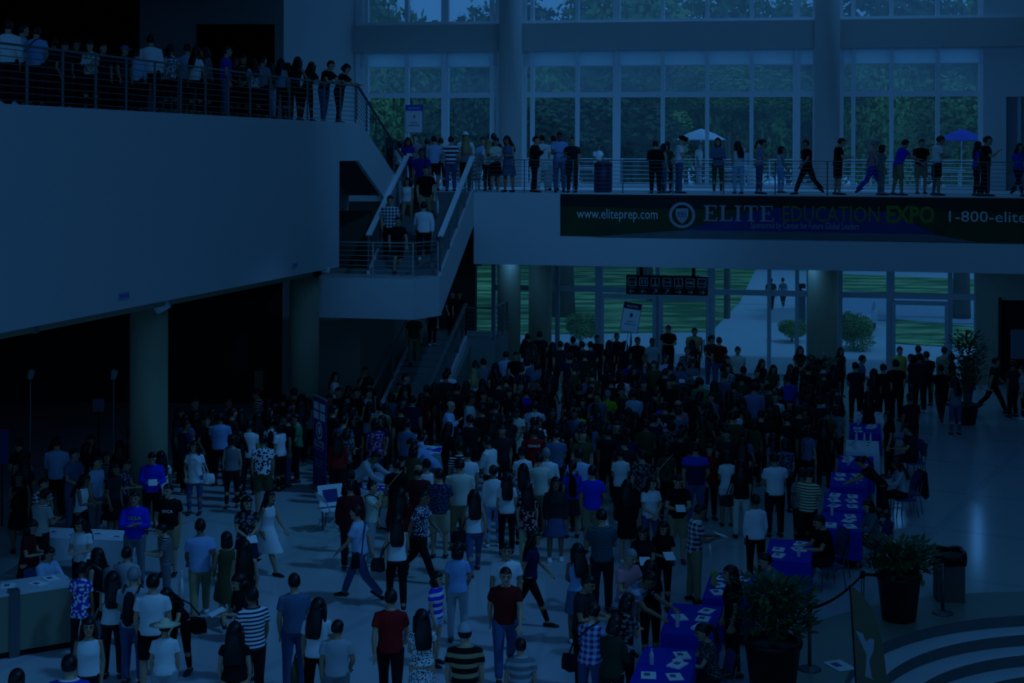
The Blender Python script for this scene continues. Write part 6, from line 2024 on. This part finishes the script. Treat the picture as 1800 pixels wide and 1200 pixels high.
for d in PEOPLE:
    s, P = d['sex'], d['P']
    lo = 'lo' in d
    tl = ('lo',) if lo else ()
    want(('body', s, P) + tl, lambda s=s, P=P: raw_body(s, P), .020 if lo else .0095, .30 if lo else .16)
    k = garment(d['top'])[0]
    want(('top', s, P, k) + tl, lambda s=s, P=P, k=k: raw_top(s, P, k), .022 if lo else .013, .28)
    if d['bot'] != '-':
        k2 = garment(d['bot'])[0]
        want(('bottom', s, P, k2) + tl, lambda s=s, P=P, k2=k2: raw_bottom(s, P, k2), .022 if lo else .014, .28)
lst = []
for key, fn, vox, ratio in jobs.values():
    b = fn()
    dz = getJ(key[1], key[2])['drop']
    b.v = [(v[0], v[1], v[2] + dz) for v in b.v]
    lst.append((key, b, vox, ratio))
PM = finish_batch(lst)
for me in PM.values():
    me.materials.append(None)
HM = {}
SHM = {}
def objmat(o, m):
    o.material_slots[0].link = 'OBJECT'
    o.material_slots[0].material = m
def part(name, me, root, M, m):
    o = bpy.data.objects.new(name, me); COL.objects.link(o)
    o.parent = root
    if M is not None: o.matrix_basis = M
    if m is not None: objmat(o, m)
    return o
TOPNAME = dict(tee='shirt', long='shirt', tank='top', jacket='jacket', camisole='camisole', tunic='tunic', dress='dress', maxi='dress')
BOTNAME = dict(pants='trousers', slim='trousers', shorts='shorts', hotpants='shorts', skirt='skirt', longskirt='skirt')
def wrap_text(me, rx, ry, y0, z0, back=False):
    for v in me.vertices:
        x, zz, dpt = v.co.x, v.co.y, v.co.z
        yy = ry * math.sqrt(max(0.05, 1 - min(.98, (x / rx) ** 2)))
        if back: v.co = (-x, y0 + yy + dpt, z0 + zz)
        else: v.co = (x, y0 - yy - dpt, z0 + zz)
PAPER_ME = MB().box(-.09, .09, -.003, .003, -.12, .12).mesh('paper', M_paper)
def make_bag(kind, col, d, root_M):
    m = cloth('plain', col)
    if kind == 'backpack':
        b = MB(); b.tube([(0, .225, .98), (0, .235, 1.02), (0, .24, 1.18), (0, .225, 1.36), (0, .20, 1.42)], [(.10, .05), (.135, .085), (.140, .085), (.125, .065), (.06, .03)], 14)
        s = MB()
        for sx in (-1, 1):
            s.tube([(sx * .10, .17, 1.40), (sx * .105, .03, 1.475), (sx * .11, -.10, 1.40), (sx * .125, -.135, 1.25), (sx * .165, -.02, 1.06), (sx * .12, .16, 1.02)], .014, 6)
        return [('pack', b, m), ('strap', s, m)]
    if kind == 'bag':
        b = MB(); b.tube([(.27, .03, .70), (.27, .03, .72), (.275, .03, .84), (.27, .03, .93), (.27, .03, .945)], [(.08, .02), (.06, .155), (.055, .15), (.04, .13), (.02, .10)], 12)
        s = MB(); s.tube([(.27, -.10, .92), (.20, -.14, 1.15), (-.02, -.125, 1.40), (-.115, .0, 1.475), (-.02, .13, 1.40), (.19, .15, 1.15), (.27, .14, .92)], .012, 6)
        return [('pouch', b, m), ('strap', s, m)]
    b = MB(); b.tube([(.30, .0, .42), (.30, 0, .44), (.30, 0, .62), (.30, 0, .78)], [(.10, .03), (.15, .05), (.16, .045), (.155, .02)], 12)
    s = MB(); s.tube([(.30, -.08, .78), (.29, -.04, .88), (.28, 0, .90), (.29, .04, .88), (.30, .08, .78)], .009, 6)
    return [('pouch', b, m), ('handle', s, m)]
labels = {}
MASS = []
def wc(s): return len(s.split())
for d in PEOPLE:
    s, P = d['sex'], d['P']; J = getJ(s, P); dz = J['drop']
    if 'lo' in d:
        RM = Matrix.Translation(d['pos']) @ Matrix.Rotation(RAD(d['f']), 4, 'Z') @ Matrix.Diagonal((d['s'] * 1.07, d['s'] * 1.07, d['s'], 1))
        k, pat, c1, c2 = garment(d['top']); k2, pat2, e1, e2 = garment(d['bot'])
        hk, hc = (d['hair'].split(':') + ['black'])[:2]
        if hk not in HM:
            HM[hk] = hair_mesh(hk); HM[hk].materials.append(None)
        MASS.append((PM[('body', s, P, 'lo')], RM, SKINS[rp.choice((0, 0, 1, 2))]))
        MASS.append((PM[('top', s, P, k, 'lo')], RM, cloth(pat, c1, c2)))
        MASS.append((PM[('bottom', s, P, k2, 'lo')], RM, cloth(pat2, e1, e2)))
        MASS.append((HM[hk], RM @ Matrix.Translation((0, 0, dz)) @ J['head'], HAIRM[hc]))
        continue
    me = PM[('body', s, P)]
    root = bpy.data.objects.new('person', me); COL.objects.link(root)
    bw = rp.uniform(1.03, 1.13) * (1.08 if d['h'] and d['h'] >= 1.8 else 1.0)
    root.matrix_basis = Matrix.Translation(d['pos']) @ Matrix.Rotation(RAD(d['f']), 4, 'Z') @ Matrix.Diagonal((d['s'] * bw, d['s'] * bw, d['s'], 1))
    objmat(root, SKINS[rp.choice((0, 0, 0, 1, 1, 2))])
    k, pat, c1, c2 = garment(d['top'])
    topo = part(TOPNAME[k], PM[('top', s, P, k)], root, None, cloth(pat, c1, c2))
    if d['bot'] != '-':
        k2, pat2, e1, e2 = garment(d['bot'])
        part(BOTNAME[k2], PM[('bottom', s, P, k2)], root, None, cloth(pat2, e1, e2))
    hk, hc = (d['hair'].split(':') + ['black'])[:2]
    if hk not in HM:
        HM[hk] = hair_mesh(hk); HM[hk].materials.append(None)
    hM = Matrix.Translation((0, 0, dz)) @ J['head']
    part(HAIRNAME.get(hk, 'hair'), HM[hk], root, hM, HAIRM[hc] if hk not in HAIRNAME else cloth('plain', hc))
    if hk in ('k', 'h'):
        if 's' not in HM:
            HM['s'] = hair_mesh('s'); HM['s'].materials.append(None)
        part('hair', HM['s'], root, hM @ Matrix.Diagonal((.98, .98, .96, 1)), HAIRM['black'])
    if abs(((d['f'] + POSES[P]['hy'] + 180) % 360) - 180) < 115:
        part('mouth', MOUTH, root, hM, None)
        for q in (0, 1): part('eye', EYES[q], root, hM, None); part('eyebrow', BROWS[q], root, hM, None)
    sc = rp.choice(('black', 'black', 'white', 'charcoal', 'brown'))
    for q in 'RL':
        if (s, P, q) not in SHM:
            b = raw_shoe(s, P, q); b.v = [(v[0], v[1], v[2] + dz) for v in b.v]
            SHM[(s, P, q)] = b.mesh('shoe', None, True); SHM[(s, P, q)].materials.append(None)
        part('shoe', SHM[(s, P, q)], root, None, SHOEM[sc])
    for key, size, zz, cn, back in (('text', .085, 1.22, 'yellow', False), ('text2', .075, 1.20, 'white', False), ('text3', .085, 1.27, 'lime', False), ('textb', .07, 1.28, 'white', True)):
        if key in d:
            for li, word in enumerate(d[key].split('/')):
                tm = text_mesh(word, size, .012, .002, 'CENTER')
                tm.materials.clear(); tm.materials.append(cloth('plain', cn))
                wrap_text(tm, .200, .138, -.002, zz - .11 * li, back)
                tm.transform(Matrix.Translation((0, 0, dz)))
                part('lettering', tm, topo, None, None)
    root['category'] = 'person'
    root['group'] = d['group']
    tw = gword(d['top']); bwd = gword(d['bot']) if d['bot'] != '-' else None
    if d['at']:
        lab = 'person in %s, %s' % (tw, d['at'])
        if wc(lab) > 16: lab = 'person in %s, %s' % (tw, d['at'].replace('the ', ''))
    else:
        lab = 'person in %s and %s, %s, %s' % (tw, bwd, FACEW(d['f']), d['section'])
        if wc(lab) > 16: lab = 'person in %s, %s, %s' % (tw, FACEW(d['f']), d['section'])
    if 'balcony' not in lab and d['mode'] == 'balc' and wc(lab) <= 13: lab += ' on upper balcony'
    if 'mezzanine' not in lab and d['mode'] == 'mezz' and wc(lab) <= 13: lab += ' on the mezzanine'
    if wc(lab) > 16: lab = 'person in %s, %s' % (tw.split(' ', 1)[-1], d['at'])
    d['label'] = lab
    root['label'] = lab
    labels.setdefault(lab, []).append(d)
    d['root'] = root
    # things carried: top-level objects of their own
    RM = root.matrix_basis
    if 'paper' in d:
        a = RM @ (J['handR'] + Vector((0, -.02, dz))); b = RM @ (J['handL'] + Vector((0, -.02, dz)))
        mid = (a + b) / 2 if P in ('H', 'T') else a
        n = int(d['paper'])
        for q in range(n):
            M = Matrix.Translation(mid + Vector((0, 0, .03 + .015 * q))) @ Matrix.Rotation(RAD(d['f']), 4, 'Z') @ Matrix.Rotation(RAD(-70 + 8 * q), 4, 'X') @ Matrix.Rotation(RAD(6 * q), 4, 'Y')
            o = link('paper', PAPER_ME, None, M)
            pl = ('white paper held by person in %s' % tw if n == 1 else ['upper', 'lower'][q] + ' white paper held by person in %s' % tw)
            tag(o, pl + (', ' + d['at'] if d['at'] and wc(pl + d['at']) < 16 else ''), 'paper', 'papers in hands')
    for kind in ('backpack', 'bag', 'tote'):
        if kind in d:
            nm = {'backpack': 'backpack', 'bag': 'shoulder_bag', 'tote': 'tote_bag'}[kind]
            e = bpy.data.objects.new(nm, None); COL.objects.link(e)
            e.matrix_basis = RM.copy()
            w_ = WORD.get(d[kind], d[kind])
            bl = '%s %s carried by person in %s' % (w_, nm.replace('_', ' '), tw)
            tag(e, bl + (', ' + d['at'] if d['at'] and wc(bl + d['at']) < 16 else ''), 'bag', 'bags carried by visitors')
            for nm2, bb, m in make_bag(kind, d[kind], d, RM):
                bb.v = [tuple(J['bend'](v) + Vector((0, 0, dz))) for v in bb.v]
                o = bpy.data.objects.new(nm2, bb.mesh(nm2, m, True)); COL.objects.link(o); o.parent = e

# the rest of the packed crowd, too dark and dense to count, is one mass
import numpy as np
vs_, tri_, mi_ = [], [], []; slots = []; nv = 0
for me, M, m in MASS:
    n = len(me.vertices); co = np.empty(n * 3, 'f'); me.vertices.foreach_get('co', co); co = co.reshape(-1, 3)
    A = np.array(M); co = co @ A[:3, :3].T + A[:3, 3]
    me.calc_loop_triangles(); k = len(me.loop_triangles); tr = np.empty(k * 3, 'i'); me.loop_triangles.foreach_get('vertices', tr)
    if m not in slots: slots.append(m)
    vs_.append(co); tri_.append(tr.reshape(-1, 3) + nv); mi_.append(np.full(k, slots.index(m), 'i')); nv += n
me = bpy.data.meshes.new('crowd')
V = np.concatenate(vs_); T3 = np.concatenate(tri_); MI = np.concatenate(mi_)
me.vertices.add(len(V)); me.vertices.foreach_set('co', V.astype('f').ravel())
me.loops.add(len(T3) * 3); me.loops.foreach_set('vertex_index', T3.astype('i').ravel())
me.polygons.add(len(T3)); me.polygons.foreach_set('loop_start', np.arange(0, len(T3) * 3, 3, dtype='i')); me.polygons.foreach_set('loop_total', np.full(len(T3), 3, 'i'))
me.polygons.foreach_set('material_index', MI); me.polygons.foreach_set('use_smooth', np.ones(len(T3), bool))
for m in slots: me.materials.append(m)
me.update(calc_edges=True); me.validate()
o = link('crowd', me); tag(o, 'dense mass of dark-clothed people packed between the others before the glass doors', 'crowd'); o['kind'] = 'stuff'
# seated people get chairs
for d in PEOPLE:
    if d['P'] == 'T' and d['mode'] == 'floor' and 'lo' not in d:
        J = getJ(d['sex'], 'T')
        hipz = (.885 + J['drop']) * d['s'] - .105
        R = Matrix.Rotation(RAD(d['f']), 3, 'Z')
        cl_ = 'blue stacking chair under person in %s, %s' % (gword(d['top']).split(' ', 1)[0], d['at'])
        if wc(cl_) > 16: cl_ = 'blue stacking chair under person ' + d['at']
        chair(d['pos'] + R @ Vector((0, .03, 0)), RAD(d['f']), cl_, hipz, 'stacking chairs in use')
# two walkers on the path outside
